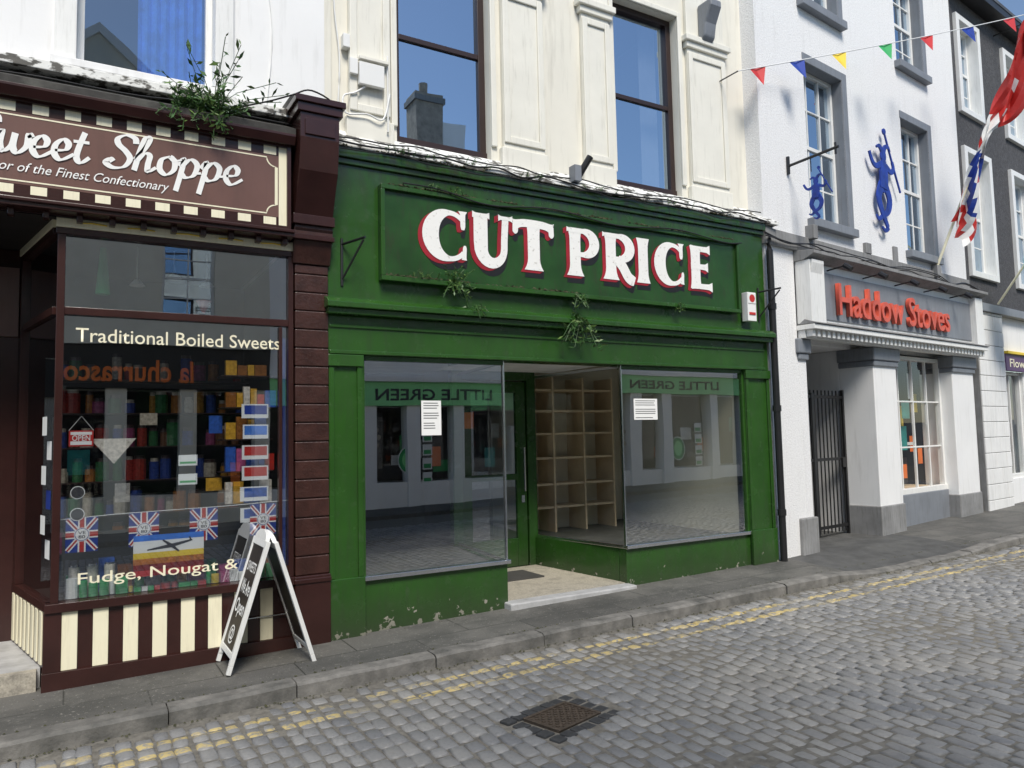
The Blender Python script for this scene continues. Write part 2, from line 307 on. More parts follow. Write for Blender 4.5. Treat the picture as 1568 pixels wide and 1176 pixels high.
# ============================================================ GROUND
gx=[-200,-40,-10]+[i*1. for i in range(-9,30)]+[60,200]
b=B()
for i in range(len(gx)-1):
    a,c=gx[i],gx[i+1]; b.face([(a,-200,gz(a)-.16),(c,-200,gz(c)-.16),(c,200,gz(c)-.16),(a,200,gz(a)-.16)],'tarmac')
b.done('ground')
b=B(); b.face([(-8,-2.5,gz(-8)-.1015),(26,-2.5,gz(26)-.1015),(26,5.15,gz(26)-.1015),(-8,5.15,gz(-8)-.1015)],'mortar'); b.done('road_bedding')
random.seed(3); V=[];F=[];T=[]
DC=(2.55,3.80,math.radians(15))
x=-3.
while x<20:
    wx=R(.082,.108); y=-1.2+R(-.1,.1); cw=R(-.012,.012)
    while y<5.06:
        ly=R(.11,.175); cx,cy=x+wx/2+R(-.006,.006)+cw*math.sin(y),y+ly/2
        if cy+ly/2>5.09: break
        dx,dy=cx-DC[0],cy-DC[1]; lx=dx*math.cos(DC[2])+dy*math.sin(DC[2]); lyy=-dx*math.sin(DC[2])+dy*math.cos(DC[2])
        if not(abs(lx)<.31 and abs(lyy)<.25):
            n=len(V); hx=wx/2-R(.001,.006); hy=ly/2-R(.002,.008); z=gz(cx)-.093+R(-.004,.0035)+.006*math.sin(cx*1.7+cy*1.1)*math.sin(cy*2.3-cx*.6); tx,ty=R(-.03,.03),R(-.03,.03); rot=R(-.09,.09)
            jt=[R(.84,1.0) for _ in range(8)]
            def P(u,v,dz):
                X=cx+u*math.cos(rot)-v*math.sin(rot);Y=cy+u*math.sin(rot)+v*math.cos(rot); return (X,Y,z+dz+u*tx+v*ty)
            for ring,(k,dz) in enumerate(((0,-.03),(.001,-.008),(.013,-.0015))):
                for ii,(p,q) in enumerate(((-1,-1),(0,-1.04),(1,-1),(1.04,0),(1,1),(0,1.04),(-1,1),(-1.04,0))):
                    j_=jt[ii] if ii%2==0 else .5+.5*jt[ii]
                    V.append(P(p*(hx-k)*j_,q*(hy-k)*j_,dz))
            V.append(P(0,0,.002))
            for r in range(2):
                for j in range(8): F.append((n+r*8+j,n+r*8+(j+1)%8,n+(r+1)*8+(j+1)%8,n+(r+1)*8+j))
            for j in range(8): F.append((n+16+j,n+16+(j+1)%8,n+24))
            T+= [min(1,max(0,random.gauss(.45,.28)))]*25
        y+=ly
    x+=wx
me=bpy.data.meshes.new('sett_road'); me.from_pydata(V,[],F); me.update(); me.materials.append(M['setts'])
me.polygons.foreach_set('use_smooth',[True]*len(me.polygons)); at=me.attributes.new('tone','FLOAT','POINT'); at.data.foreach_set('value',T)
o=bpy.data.objects.new('cobbled_road',me); sc.collection.objects.link(o)
random.seed(5); D=E('drain_cover',(DC[0],DC[1],gz(DC[0])-.09),DC[2]); D.scale=(.86,.86,1); b=B()
b.box(-.22,.22,-.16,.16,-.03,-.004,'cast_iron')
for s_ in (-1,1): b.box(-.22,.22,s_*.155-.012,s_*.155+.012,-.004,.004,'cast_iron'); b.box(s_*.21-.012,s_*.21+.012,-.143,.143,-.004,.004,'cast_iron')
for i in range(13):
    for j in range(9):
        if (i+j)%2==0: b.box(-.192+i*.031-.011,-.192+i*.031+.011,-.13+j*.0315-.012,-.13+j*.0315+.012,-.004,.003,'cast_iron')
b.done('iron_lid',D,bevel=.002)
b=B()
for i in range(-3,4):
    for j in (-1,1): b.box(i*.1-.044,i*.1+.044,j*.225-.046,j*.225+.046,-.05,R(-.006,.001),'dark_sett')
for j in range(-1,2):
    for i in (-1,1): b.box(i*.295-.05,i*.295+.05,j*.105-.045,j*.105+.045,-.05,R(-.006,.001),'dark_sett')
b.done('surround_setts',D,bevel=.010)
def kh(x):
    if x<6.9: return .085
    if x<7.6: return .085-.07*(x-6.9)/.7
    if x<9.3: return .015
    if x<10.2: return .015+.065*(x-9.3)/.9
    return .08
b=B(); x=-6; random.seed(19)
while x<26:
    L=R(.75,1.15); a,c=x+.004,x+L-.004; y0,y1=5.10+R(-.008,.008),5.245
    zb=lambda q: gz(q)-.25
    n=5
    for i in range(n):
        p=a+(c-a)*i/n; q=a+(c-a)*(i+1)/n
        if i==0: yp,zp=y0+R(-.003,.003),R(-.003,.003)
        yq,zq=y0+R(-.005,.005),R(-.004,.004)
        zt=lambda q_,e: gz(q_)-.093+kh(q_)+e
        b.hexa([(p,yp-.008,zb(p)),(q,yq-.008,zb(q)),(q,y1,zb(q)),(p,y1,zb(p)),(p,yp,zt(p,zp-.014)),(q,yq,zt(q,zq-.014)),(q,y1,zt(q,zq+.002)),(p,y1,zt(p,zp+.002))],'kerb')
        b.face([(p,yp,zt(p,zp-.014)),(q,yq,zt(q,zq-.014)),(q,yq+.03,zt(q,zq+.002)),(p,yp+.03,zt(p,zp+.002))],'kerb')
        b.face([(p,yp+.03,zt(p,zp+.002)),(q,yq+.03,zt(q,zq+.002)),(q,y1,zt(q,zq+.0035)),(p,y1,zt(p,zp+.0035))],'kerb')
        yp,zp=yq,zq
    x+=L
b.done('kerb')
b=B(); xs=[-6+i*.25 for i in range(130)]
def fy(x): return 7.6 if x<1.5 else (8 if x<5 else (6.3 if x<7.1 else 6.6+(x-7.1)*.1228+.8))
for i in range(len(xs)-1):
    a,c=xs[i],xs[i+1]; k='tarmac' if 7.2<a<9.6 else 'pavement'
    b.face([(a,5.245,gz(a)-.092+kh(a)),(c,5.245,gz(c)-.092+kh(c)),(c,5.9,gz(c)-.004),(a,5.9,gz(a)-.004)],k)
    b.face([(a,5.9,gz(a)-.004),(c,5.9,gz(c)-.004),(c,fy(c),gz(c)-.001),(a,fy(a),gz(a)-.001)],k)
b.done('pavement')
b=B(); b.hexa([(-8,-6,gz(-8)-.2),(26,-6,gz(26)-.2),(26,-2.5,gz(26)-.2),(-8,-2.5,gz(-8)-.2),(-8,-6,gz(-8)-.02),(26,-6,gz(26)-.02),(26,-2.5,gz(26)-.02),(-8,-2.5,gz(-8)-.02)],'pavement'); b.done('opposite_pavement')
random.seed(77); b=B()
for i in range(1600):
    x=R(-1,14); r_=random.random()
    if r_<.5: y=5.085-abs(random.gauss(0,.03)); z=gz(x)-.098
    elif r_<.75: y=5.245+R(0,.02); z=gz(x)-.006
    elif x>1.6 and x<7: y=R(5.94,5.965); z=gz(x)-.003
    else: y=R(5.3,5.9); z=gz(x)-.004
    s_=R(.003,.011)*(.6 if r_>.75 else 1)
    b.face([(x-s_,y,z+.003),(x+s_,y+R(-s_,s_),z+.004),(x,y+s_,z+s_)],'moss')
b.done('gutter_litter')
# ============================================================ GREEN SHOP BUILDING
G=E('green_shop_building')
b=B(); ops=[(2.52,3.5,4.17,6.3),(5.05,6.0,4.17,6.3),(2.52,3.5,7.1,8.7),(5.05,6.0,7.1,8.7)]
b.wall(1.84,7.28,3.9,9.4,6.2,6.5,ops,'cream_wall'); b.done('upper_wall',G)
b=B()
for (a,c) in ((2.06,2.44),(3.62,4.1),(4.6,4.97),(6.12,6.72)):
    b.box(a,c,6.15,6.199,4.16,5.95,'cream_trim')
    b.box(a-.03,c+.03,6.13,6.198,4.10,4.30,'cream_trim')
    b.box(a-.03,c+.03,6.12,6.198,5.95,6.02,'cream_trim'); b.box(a-.06,c+.06,6.09,6.197,6.02,6.09,'cream_trim'); b.box(a,c,6.15,6.199,6.09,9.2,'cream_trim')
    w=.07
    b.box(a+.002,a+w,6.13,6.149,4.35,5.9,'cream_trim'); b.box(c-w,c-.002,6.13,6.149,4.35,5.9,'cream_trim'); b.box(a+w,c-w,6.13,6.149,5.83,5.9,'cream_trim'); b.box(a+w,c-w,6.13,6.149,4.35,4.42,'cream_trim')
for (a,c) in ((2.52,3.5),(5.05,6.0)):
    b.box(a-.06,a,6.17,6.198,4.3,6.36,'cream_trim'); b.box(c,c+.06,6.17,6.198,4.3,6.36,'cream_trim'); b.box(a,c,6.17,6.198,6.3,6.36,'cream_trim')
b.done('pilasters',G,bevel=.008)
b=B(); random.seed(6); x=1.84
while x<7.2:
    L=R(.25,.7); e=min(x+L,7.28); q=R(-.02,.015)
    b.prism([(5.93+q,3.93),(5.93+q,3.96+R(-.006,.01)),(6.1,4.08+q*.3),(6.199,4.17),(6.199,3.93)],x,e-.002,'flaky_white'); x=e
b.done('ledge_flashing',G,bevel=.004)
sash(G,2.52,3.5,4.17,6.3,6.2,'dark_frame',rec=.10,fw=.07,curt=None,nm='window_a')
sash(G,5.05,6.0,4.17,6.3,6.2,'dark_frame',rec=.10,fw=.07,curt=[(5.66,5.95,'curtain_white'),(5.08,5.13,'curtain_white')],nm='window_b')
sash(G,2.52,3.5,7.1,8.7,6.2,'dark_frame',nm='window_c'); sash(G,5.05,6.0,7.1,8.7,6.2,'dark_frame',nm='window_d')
b=B(); b.prism([(5.93,6.5),(5.93,6.42),(6.02,6.25),(6.05,6.1),(6.148,6.0),(6.148,6.5)],6.3,6.48,'grey_paint'); b.done('corbel',G,bevel=.02)
b=B()
b.box(1.81,7.05,5.99,6.19,2.62,3.86,'green')
b.box(1.80,7.06,5.94,6.0,3.84,3.925,'green'); b.box(1.805,7.055,5.965,6.0,3.79,3.84,'green')
b.prism([(5.86,2.555),(5.86,2.60),(5.90,2.63),(5.99,2.66),(5.99,2.555)],1.775,7.065,'green')
b.box(1.79,7.055,5.90,6.1,2.505,2.555,'green')
b.box(1.81,7.05,5.985,6.18,2.18,2.505,'green')
b.box(1.82,6.98,5.972,5.985,2.40,2.425,'green'); b.box(1.82,6.98,5.965,5.985,2.182,2.215,'green')
b.done('fascia',G,bevel=.006)
b=B()
for (a,c) in ((1.815,2.10),(6.66,7.05)):
    b.box(a,c,6.0,6.18,gz(a)-.05,2.18,'green')
    b.box(a-.008,c+.008,5.965,6.0,gz(a)-.05,.36,'green'); b.box(a-.008,c+.008,5.965,5.999,2.08,2.178,'green')
    b.box(a,a+.045,5.978,5.999,.36,2.08,'green'); b.box(c-.045,c,5.978,5.999,.36,2.08,'green')
b.box(1.775,1.812,6.0,6.1,0-.15,3.9,'green')
b.done('pilasters_green',G,bevel=.006)
def wl(p,q,th,z0,z1,k,b):
    p=Vector(p);q=Vector(q);n=(q-p).normalized(); n=Vector((-n.y,n.x))*th/2
    c=[p-n,q-n,q+n,p+n]; b.hexa([(*v,z0) for v in c]+[(*v,z1) for v in c],k)
b=B()
b.box(2.10,3.48,6.02,6.14,gz(2)-.05,.315,'green'); b.box(4.87,6.66,6.02,6.14,gz(5)-.05,.315,'green')
b.box(2.10,2.13,6.015,6.08,.315,2.18,'green'); b.box(6.63,6.66,6.015,6.08,.315,2.18,'green'); b.box(2.13,3.48,6.015,6.08,2.14,2.18,'green'); b.box(4.87,6.63,6.015,6.08,2.14,2.18,'green')
wl((3.455,6.15),(3.66,7.4),.05,-.1,.315,'green',b); wl((4.895,6.15),(4.68,7.4),.05,-.1,.315,'green',b)
b.done('stall_risers',G,bevel=.004)
b=B()
b.box(2.10,3.50,5.985,6.05,.316,.352,'chrome'); b.box(4.86,6.66,5.985,6.05,.316,.352,'chrome')
b.box(3.47,3.485,6.015,6.045,.352,2.18,'chrome'); b.box(4.865,4.88,6.015,6.045,.352,2.18,'chrome')
wl((3.47,6.06),(3.665,7.38),.035,.316,.345,'chrome',b); wl((4.88,6.06),(4.69,7.38),.035,.316,.345,'chrome',b)
wl((3.47,6.06),(3.665,7.38),.03,2.15,2.18,'chrome',b); wl((4.88,6.06),(4.69,7.38),.03,2.15,2.18,'chrome',b)
b.done('chrome_trim',G,bevel=.003)
b=B(); b.rect(2.12,3.47,.34,2.16,6.035,'glass_shop'); b.rect(4.88,6.65,.34,2.16,6.035,'glass_shop')
b.face([(3.475,6.05,.33),(3.67,7.38,.33),(3.67,7.38,2.17),(3.475,6.05,2.17)],'glass_clear'); b.face([(4.878,6.05,.33),(4.688,7.38,.33),(4.688,7.38,2.17),(4.878,6.05,2.17)],'glass_clear')
b.done('shop_window_glass',G)
b=B(); y=7.4
b.box(3.62,3.74,y,y+.1,-.08,2.3,'green'); b.box(4.58,4.70,y,y+.1,-.08,2.3,'green'); b.box(3.74,4.58,y,y+.1,2.12,2.3,'green')
b.box(3.75,3.86,y+.02,y+.07,0,2.11,'green'); b.box(4.44,4.57,y+.02,y+.07,0,2.11,'green'); b.box(3.86,4.44,y+.02,y+.07,1.98,2.11,'green'); b.box(3.86,4.44,y+.02,y+.07,0,.32,'green'); b.box(3.86,4.44,y+.02,y+.07,.98,1.05,'green')
b.done('entrance_door',G,bevel=.006)
b=B(); b.rect(3.86,4.44,.32,1.98,y+.045,'glass_shop'); b.done('door_glass',G)
b=B(); b.tube([(4.51,y-.04,.85),(4.51,y-.04,1.35)],.012,'chrome'); b.tube([(4.51,y-.04,.88),(4.51,y+.03,.88)],.009,'chrome'); b.tube([(4.51,y-.04,1.32),(4.51,y+.03,1.32)],.009,'chrome'); b.box(4.49,4.53,y+.005,y+.02,.72,.8,'chrome'); b.done('door_handle',G)
b=B(); b.hexa([(3.47,6.06,-.2),(4.88,6.06,-.2),(4.68,7.4,-.2),(3.66,7.4,-.2),(3.47,6.06,-.025),(4.88,6.06,-.025),(4.68,7.4,.0),(3.66,7.4,.0)],'tile')
b.box(3.8,4.35,6.75,7.2,-.03,.003,'int_grey'); b.done('recess_floor',G)
b=B(); b.box(3.44,4.90,5.90,6.06,-.2,-.028,'stone_step'); b.done('threshold_step',G,bevel=.012)
b=B()
b.face([(3.4,6.1,2.22),(4.95,6.1,2.22),(4.95,7.42,2.22),(3.4,7.42,2.22)],'int_ceiling')
b.face([(1.95,6.1,2.45),(7.0,6.1,2.45),(7.0,10.4,2.45),(1.95,10.4,2.45)],'int_ceiling')
b.face([(4.88,6.14,.30),(6.66,6.14,.30),(6.66,8.3,.30),(4.60,8.3,.30)],'int_floor')
b.face([(4.70,7.42,.30),(4.88,6.14,.30),(4.60,8.3,.30)],'int_floor')
b.face([(6.66,6.08,.3),(6.66,8.3,.3),(6.66,8.3,2.45),(6.66,6.08,2.45)],'int_cream')
b.face([(4.62,8.3,.3),(6.66,8.3,.3),(6.66,8.3,2.45),(4.62,8.3,2.45)],'int_cream')
b.box(4.60,4.66,7.51,8.3,-.1,2.44,'int_cream')
b.face([(2.0,6.14,.30),(3.45,6.14,.30),(3.66,7.5,.30),(2.0,7.5,.30)],'int_floor')
b.face([(2.0,6.1,.0),(2.0,10.4,.0),(2.0,10.4,2.45),(2.0,6.1,2.45)],'int_grey')
b.face([(1.95,10.4,.0),(4.62,10.4,.0),(4.62,10.4,2.45),(1.95,10.4,2.45)],'int_grey')
b.face([(1.95,7.5,.0),(4.62,7.5,.0),(4.62,10.4,.0),(1.95,10.4,.0)],'int_floor')
b.face([(4.60,8.3,-.1),(4.60,10.4,-.1),(4.60,10.4,2.45),(4.60,8.3,2.45)],'int_grey')
for i in range(5):
    x=5.0+i*.36; b.tube([(x,6.5,2.45),(x,6.5,2.36)],.012,'black_iron',6); b.tube([(x,6.5,2.36),(x+.03,6.58,2.28)],.03,'plastic_white',8)
b.box(2.3,2.9,8.6,9.2,0,.9,'int_grey'); b.box(2.2,4.3,10.0,10.3,0,2.0,'dark_frame')
b.done('interior',G)
b=B()
for z in (.6,.88,1.2,1.5,1.78,2.04): b.box(4.68,6.08,7.72,8.07,z-.013,z+.013,'int_shelf')
for x in (4.68,5.14,5.60,6.06): b.box(x,x+.025,7.70,8.072,.3,2.2,'int_shelf')
b.box(4.68,6.08,8.068,8.08,.3,2.2,'int_cream')
b.done('shelving',G)
b=B(); random.seed(4)
for (a,c,z0,z1) in ((2.65,2.84,1.50,1.805),(5.04,5.36,1.62,1.84)):
    b.rect(a,c,z0,z1,6.032,'paper')
    n=int((z1-z0)/.022)
    for i in range(1,n):
        if i%4: b.rect(a+.02,c-.02-R(0,.05),z1-i*.022-.003,z1-i*.022+.003,6.0305,'ink')
b.done('window_notices',G)
b=B(); random.seed(11)
p=[(1.85+i*.26,5.91+R(-.01,.01),3.955+R(-.03,.03)) for i in range(21)]; b.tube(cr(p,4),.009,'black_iron',5)
p=[(1.85+i*.26,5.99+R(-.01,.02),4.04+R(-.03,.04)) for i in range(21)]; b.tube(cr(p,4),.007,'black_iron',5)
p=[(1.9+i*.26,5.90+R(-.01,.01),3.90+R(-.03,.02)) for i in range(20)]; b.tube(cr(p,4),.006,'black_iron',5)
p=[(2.45,5.90,3.68),(2.8,5.89,3.67),(3.3,5.89,3.60),(4.0,5.89,3.66),(4.8,5.89,3.60),(5.6,5.89,3.66),(6.3,5.89,3.6),(6.6,5.9,3.63)]; b.tube(cr(p,6),.007,'black_iron',5)
b.done('cables',G)
b=B(); b.tube([(4.33,6.0,3.98),(4.40,5.93,4.14),(4.46,5.88,4.26)],.035,'black_iron',12); b.box(4.28,4.36,5.9,6.0,4.0,4.16,'grey_paint'); b.done('vent_pipe',G)
b=B(); b.box(2.13,2.36,6.08,6.128,4.58,4.78,'plastic_white'); b.box(2.13,2.4,6.07,6.128,4.80,4.83,'cream_trim'); b.box(2.05,2.12,6.09,6.128,4.66,4.8,'plastic_white'); b.box(2.0,2.06,6.12,6.198,4.9,5.02,'plastic_white')
b.tube(cr([(2.2,6.115,4.58),(2.1,6.115,4.5),(2.0,6.13,4.45),(2.02,6.115,4.3),(2.2,6.1,4.32),(2.35,6.1,4.3),(2.42,6.11,4.55)],5),.009,'plastic_white',6); b.tube([(2.4,6.11,4.2),(2.4,6.11,4.9)],.008,'plastic_white',6); b.tube(cr([(1.95,6.17,4.2),(1.98,6.17,4.8),(1.93,6.17,5.4),(1.97,6.17,6.4)],5),.007,'plastic_white',6)
b.done('meter_boxes',G,bevel=.004)
for nm,x in (('sign_bracket',1.93),('sign_bracket.001',6.93)):
    b=B(); b.tube([(x,5.985,2.75),(x,5.985,3.15)],.012,'black_iron'); b.tube([(x,5.985,3.1),(x+.12,5.75,3.12)],.011,'black_iron'); b.tube([(x,5.985,2.8),(x+.11,5.76,3.1)],.009,'black_iron'); b.done(nm)
b=B(); b.box(6.62,6.76,5.87,5.955,2.73,3.06,'plastic_white'); b.box(6.625,6.755,5.864,5.871,2.93,3.05,'plastic_white'); b.disc(6.69,2.99,.045,5.862,'red_paint'); b.box(6.64,6.74,5.862,5.8705,2.80,2.83,'red_paint'); b.box(6.64,6.74,5.955,5.99,2.78,3.02,'grey_paint'); b.done('security_alarm_box',bevel=.006)
# CUT PRICE sign
S=E('shop_sign'); b=B()
b.box(2.25,6.56,5.94,5.99,2.82,3.65,'green_board')
b.box(2.25,6.56,5.905,5.94,3.61,3.652,'green'); b.box(2.25,6.56,5.905,5.94,2.818,2.86,'green'); b.box(2.248,2.285,5.905,5.94,2.86,3.61,'green'); b.box(6.525,6.562,5.905,5.94,2.86,3.61,'green')
b.done('board',S,bevel=.005)
def arc(cx,cz,rx,rz,a0,a1,n=26): return [(cx+rx*math.cos(math.radians(a0+(a1-a0)*i/n)),cz+rz*math.sin(math.radians(a0+(a1-a0)*i/n))) for i in range(n+1)]
def lin(a,c,n=6): return [(a[0]+(c[0]-a[0])*i/n,a[1]+(c[1]-a[1])*i/n) for i in range(n+1)]
def fl(L,w,e0=1.5,e1=1.5):
    o=[]
    for i in range(L):
        u=i/(L-1); o.append(w*(1+(e0-1)*max(0,1-u*4)**2+(e1-1)*max(0,1-(1-u)*4)**2))
    return o
def glyph(ch,W,H):
    s=[]
    if ch=='C':
        p=arc(W*.58,H*.5,W*.43,H*.44,44,316,34); w=[.045+.115*max(0,-math.cos(math.radians(44+272*i/34)))**1.1 for i in range(35)]; s.append((p,w))
        s.append((lin((W*.88,H*1.0),(W*.88,H*.64)),fl(7,.05,1.8,.6))); s.append((lin((W*.92,H*.34),(W*.90,H*.06)),fl(7,.04,.5,1.3)))
    if ch=='U':
        p=lin((W*.2,H*.97),(W*.2,H*.45),8)+arc(W*.49,H*.36,W*.29,H*.31,180,360,14)[1:]+lin((W*.78,H*.45),(W*.82,H*.97),8)[1:]
        n=len(p); w=[.145-(.075)*min(1,max(0,(i-8)/12)) for i in range(n)]; s.append((p,w))
        s.append((lin((W*.0,H*.97),(W*.42,H*.97)),fl(7,.035,1.8,1.8))); s.append((lin((W*.64,H*.97),(W*1.0,H*.97)),fl(7,.035,1.8,1.8)))
    if ch=='T':
        s.append((lin((W*.5,H*.95),(W*.5,0),12),fl(13,.135,1.2,1.6))); s.append((cr([(0,H*.88),(W*.25,H*.94),(W*.75,H*.94),(W,H*.88)],5),fl(16,.075,1.7,1.7)))
        s.append((lin((W*.04,H*.93),(W*.03,H*.70)),fl(7,.06,1,.3))); s.append((lin((W*.96,H*.93),(W*.97,H*.70)),fl(7,.06,1,.3)))
    if ch in 'PR':
        s.append((lin((W*.26,H),(W*.26,0),12),fl(13,.13,1.35,1.6))); s.append((lin((W*.0,H*.97),(W*.3,H*.97)),fl(7,.035,1.5,1)))
        p=[(W*.1,H*.96)]+arc(W*.52,H*.71,W*.37,H*.25,90,-90,18)+[(W*.3,H*.46)]; w=[.05]+[.05+.075*max(0,math.cos(math.radians(90-10*i))) for i in range(19)]+[.045]; s.append((p,w))
        if ch=='R': s.append((cr([(W*.45,H*.46),(W*.64,H*.3),(W*.82,H*.08),(W*1.02,-H*.0)],5),fl(16,.115,1,.8)))
    if ch=='I': s.append((lin((W*.5,H),(W*.5,0),12),fl(13,.13,1.35,1.4)))
    if ch=='E':
        s.append((lin((W*.3,H),(W*.3,0),12),fl(13,.135,1.25,1.25)))
        for z,x1 in ((.94,.92),(.52,.82),(.06,.98)): s.append((lin((W*.1,H*z),(W*x1,H*z)),fl(7,.06,1.2,1.8)))
    return s
LET=[('C',2.657,3.105),('U',3.15,3.585),('T',3.60,4.045),('P',4.217,4.60),('R',4.665,5.07),('I',5.12,5.29),('C',5.377,5.804),('E',5.86,6.223)]
bw=B();brd=B();bk=B(); random.seed(1)
for ch,x0,x1 in LET:
    x0=2.65+(x0-2.657)*.98; x1=2.65+(x1-2.657)*.98
    W=x1-x0;H=.475; z0=3.045+R(-.006,.006)
    for gi,(p,w) in enumerate(glyph(ch,W,H)):
        w=list(w)+[w[-1]]*(len(p)-len(w))
        q=lambda dx,dz:[(x0+a+dx,z0+c+dz) for a,c in p]
        bw.ribbon(q(0,0),w,5.9290-.0006*gi,'white_letter')
        for k in range(9):
            u=k/8; brd.ribbon(q(-.004-.036*u,-.004-.020*u),w,5.9330+.00025*k-.00003*gi,'red_letter')
            bk.ribbon(q(.012-.008*u,-.01-.062*u),w,5.9360+.00025*k-.00003*gi,'black_letter')
bw.done('letters',S); brd.done('letter_red_shade',S); bk.done('letter_black_shade',S)
foliage('hanging_weeds',[(2.95,5.90,2.86,14,.24,1,.07),(4.26,5.86,2.62,16,.38,1,.03),(4.28,5.89,2.85,8,.2,1,.05),(3.15,5.89,2.66,7,.15,1,.03),(5.6,5.89,2.86,6,.13,1,.05),(2.7,5.90,3.66,9,.08,0,.35),(3.1,5.91,3.94,22,.08,0,.8),(5.4,5.91,3.94,14,.07,0,1.2),(2.95,5.90,2.88,12,.14,0,.08),(2.6,5.9,2.87,7,.08,0,.2)],None,4)
random.seed(8); b=B()
for i in range(3600):
    x=R(1.85,7.05); zz=3.93 if random.random()<.6 else 3.655; y=5.925 if zz>3.8 else 5.905
    if zz<3.8: x=R(2.3,6.5)
    if random.random()<.15: zz=2.865; x=R(2.3,4.4)
    if math.sin(x*5)+math.sin(x*11.3)+R(-1,1)<-.3: continue
    s_=R(.004,.019); b.face([(x-s_,y+R(-.01,.03),zz),(x+s_,y+R(-.01,.03),zz+R(-.006,.006)),(x+R(-s_,s_),y+R(0,.03),zz+R(.3,1.6)*s_)],'moss')
b.done('moss')
# ============================================================ SWEET SHOP BUILDING
W_=E('confectionery_shop_building')
b=B(); b.wall(-6,1.84,4.1,9.4,6.15,6.45,[(0,.95,4.27,6.2),(-3.2,-2.2,4.27,6.2),(0,.95,7.1,8.6)],'white_wall'); b.box(1.838,1.90,6.16,6.3,3.95,9.4,'cream_wall')
b.done('upper_wall',W_)
b=B(); b.prism([(5.98,4.10),(5.98,4.17),(6.15,4.2),(6.15,4.10)],-6,1.83,'flaky_white'); b.box(-.16,1.1,6.05,6.149,4.2,4.26,'white_wall')
for a,c in ((-.14,0),(.95,1.09)): b.box(a,c,6.11,6.149,4.26,6.4,'white_frame')
b.done('sill_band',W_,bevel=.006)
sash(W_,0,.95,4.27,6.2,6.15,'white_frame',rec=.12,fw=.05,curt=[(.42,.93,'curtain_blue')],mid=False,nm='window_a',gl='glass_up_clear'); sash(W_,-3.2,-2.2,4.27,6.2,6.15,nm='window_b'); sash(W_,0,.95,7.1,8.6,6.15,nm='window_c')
b=B(); b.prism([(5.78,3.88),(5.78,3.93),(6.14,4.095),(6.14,3.88)],-6,1.50,'lead'); b.done('fascia_roof',W_)
b=B()
b.prism([(5.80,3.80),(5.77,3.86),(5.77,3.88),(5.95,3.88),(5.95,3.80)],-6,1.50,'brown')
b.box(-6,1.50,5.95,6.14,3.06,3.88,'brown'); b.box(-6,1.50,5.82,5.95,3.07,3.13,'brown'); b.box(-6,1.50,5.80,5.82,3.10,3.125,'brown')
for i in range(38): b.box(-6+i*.2+.02,-6+i*.2+.06,5.88,5.95,3.02,3.07,'brown')
b.done('cornice',W_,bevel=.005)
b=B(); b.box(1.47,1.87,5.66,6.14,4.12,4.17,'brown'); b.box(1.49,1.85,5.68,6.14,4.05,4.12,'brown')
b.prism([(5.70,4.05),(5.70,3.85),(5.74,3.6),(5.83,3.4),(5.88,3.28),(6.14,3.28),(6.14,4.05)],1.515,1.825,'brown'); b.prism([(5.72,4.18),(5.72,4.19),(5.9,4.24),(6.14,4.25),(6.14,4.18)],1.48,1.86,'lead')
b.prism([(5.685,4.0),(5.685,3.87),(5.70,3.87),(5.70,4.0)],1.55,1.79,'brown')
b.box(1.50,1.835,5.86,6.14,3.20,3.28,'brown'); b.box(1.515,1.825,5.885,6.14,3.12,3.20,'brown_brick'); b.box(1.50,1.835,5.87,6.14,3.08,3.12,'brown'); b.prism([(5.90,3.08),(5.955,2.9),(6.14,2.9),(6.14,3.08)],1.52,1.822,'brown_brick')
for i in range(14): b.tube([(1.53+i*.0215,5.878,3.16),(1.53+i*.0215,5.886,3.165)],.009,'brown',6)
b.done('console',W_,bevel=.008)
b=B(); z=.42; random.seed(2)
while z<2.88:
    h=.15
    pr=R(-.004,.004); b.box(1.54,1.81,5.965+pr,6.14,z+.003,min(z+h,2.9)-.003,'brown_brick'); z+=h
b.box(1.548,1.802,5.985,6.14,-.2,2.9,'brown'); b.box(1.53,1.815,5.945,6.14,-.2,.42,'brown'); b.box(1.525,1.818,5.935,6.14,.36,.40,'brown')
b.done('brick_pilaster',W_,bevel=.008)
b=B()
b.box(-.10,1.53,5.96,6.05,2.995,3.065,'cream'); b.box(-.10,1.53,5.975,6.05,2.95,2.995,'brown')
for i in range(5): 
    cx=.12+i*.31; b.tube([(cx-.09,5.955,3.03),(cx,5.952,3.036),(cx+.09,5.955,3.03)],.006,'yellow',5)
b.box(-.09,-.04,5.98,6.05,.42,2.95,'brown'); b.box(1.49,1.53,5.98,6.05,.42,2.95,'brown'); b.box(-.04,1.49,5.985,6.05,2.385,2.44,'brown'); b.box(-.12,1.53,5.95,6.06,.36,.42,'brown'); b.box(1.42,1.445,5.99,6.05,.42,2.38,'brown')
b.box(-.12,1.53,5.985,6.06,-.3,.36,'brown'); b.box(-.13,1.53,5.955,6.0,-.3,-.03,'brown'); b.box(-.125,-.02,5.965,6.0,-.03,.36,'brown')
for i in range(9):
    x=-.02+i*.185
    if x+.09<1.53: b.box(x,x+.094,5.972,5.9855,-.029,.359,'cream')
P0=(-.09,6.03);P1=(-.33,7.1)
wl(P0,P1,.05,2.385,2.44,'brown',b); wl(P0,P1,.07,.36,.42,'brown',b); wl(P0,P1,.05,-.3,.36,'brown',b); wl(P0,P1,.06,2.95,3.0,'brown',b); wl(P0,P1,.07,3.0,3.06,'cream',b); wl((-.31,7.0),(-.33,7.1),.06,.42,2.95,'brown',b)
for i in range(8):
    u0=.06+i*.12; u1=u0+.06; L_=lambda u:(P0[0]+(P1[0]-P0[0])*u-.03,P0[1]+(P1[1]-P0[1])*u-.006); wl(L_(u0),L_(u1),.012,0,.355,'cream',b)
b.done('shop_bay',W_,bevel=.004)
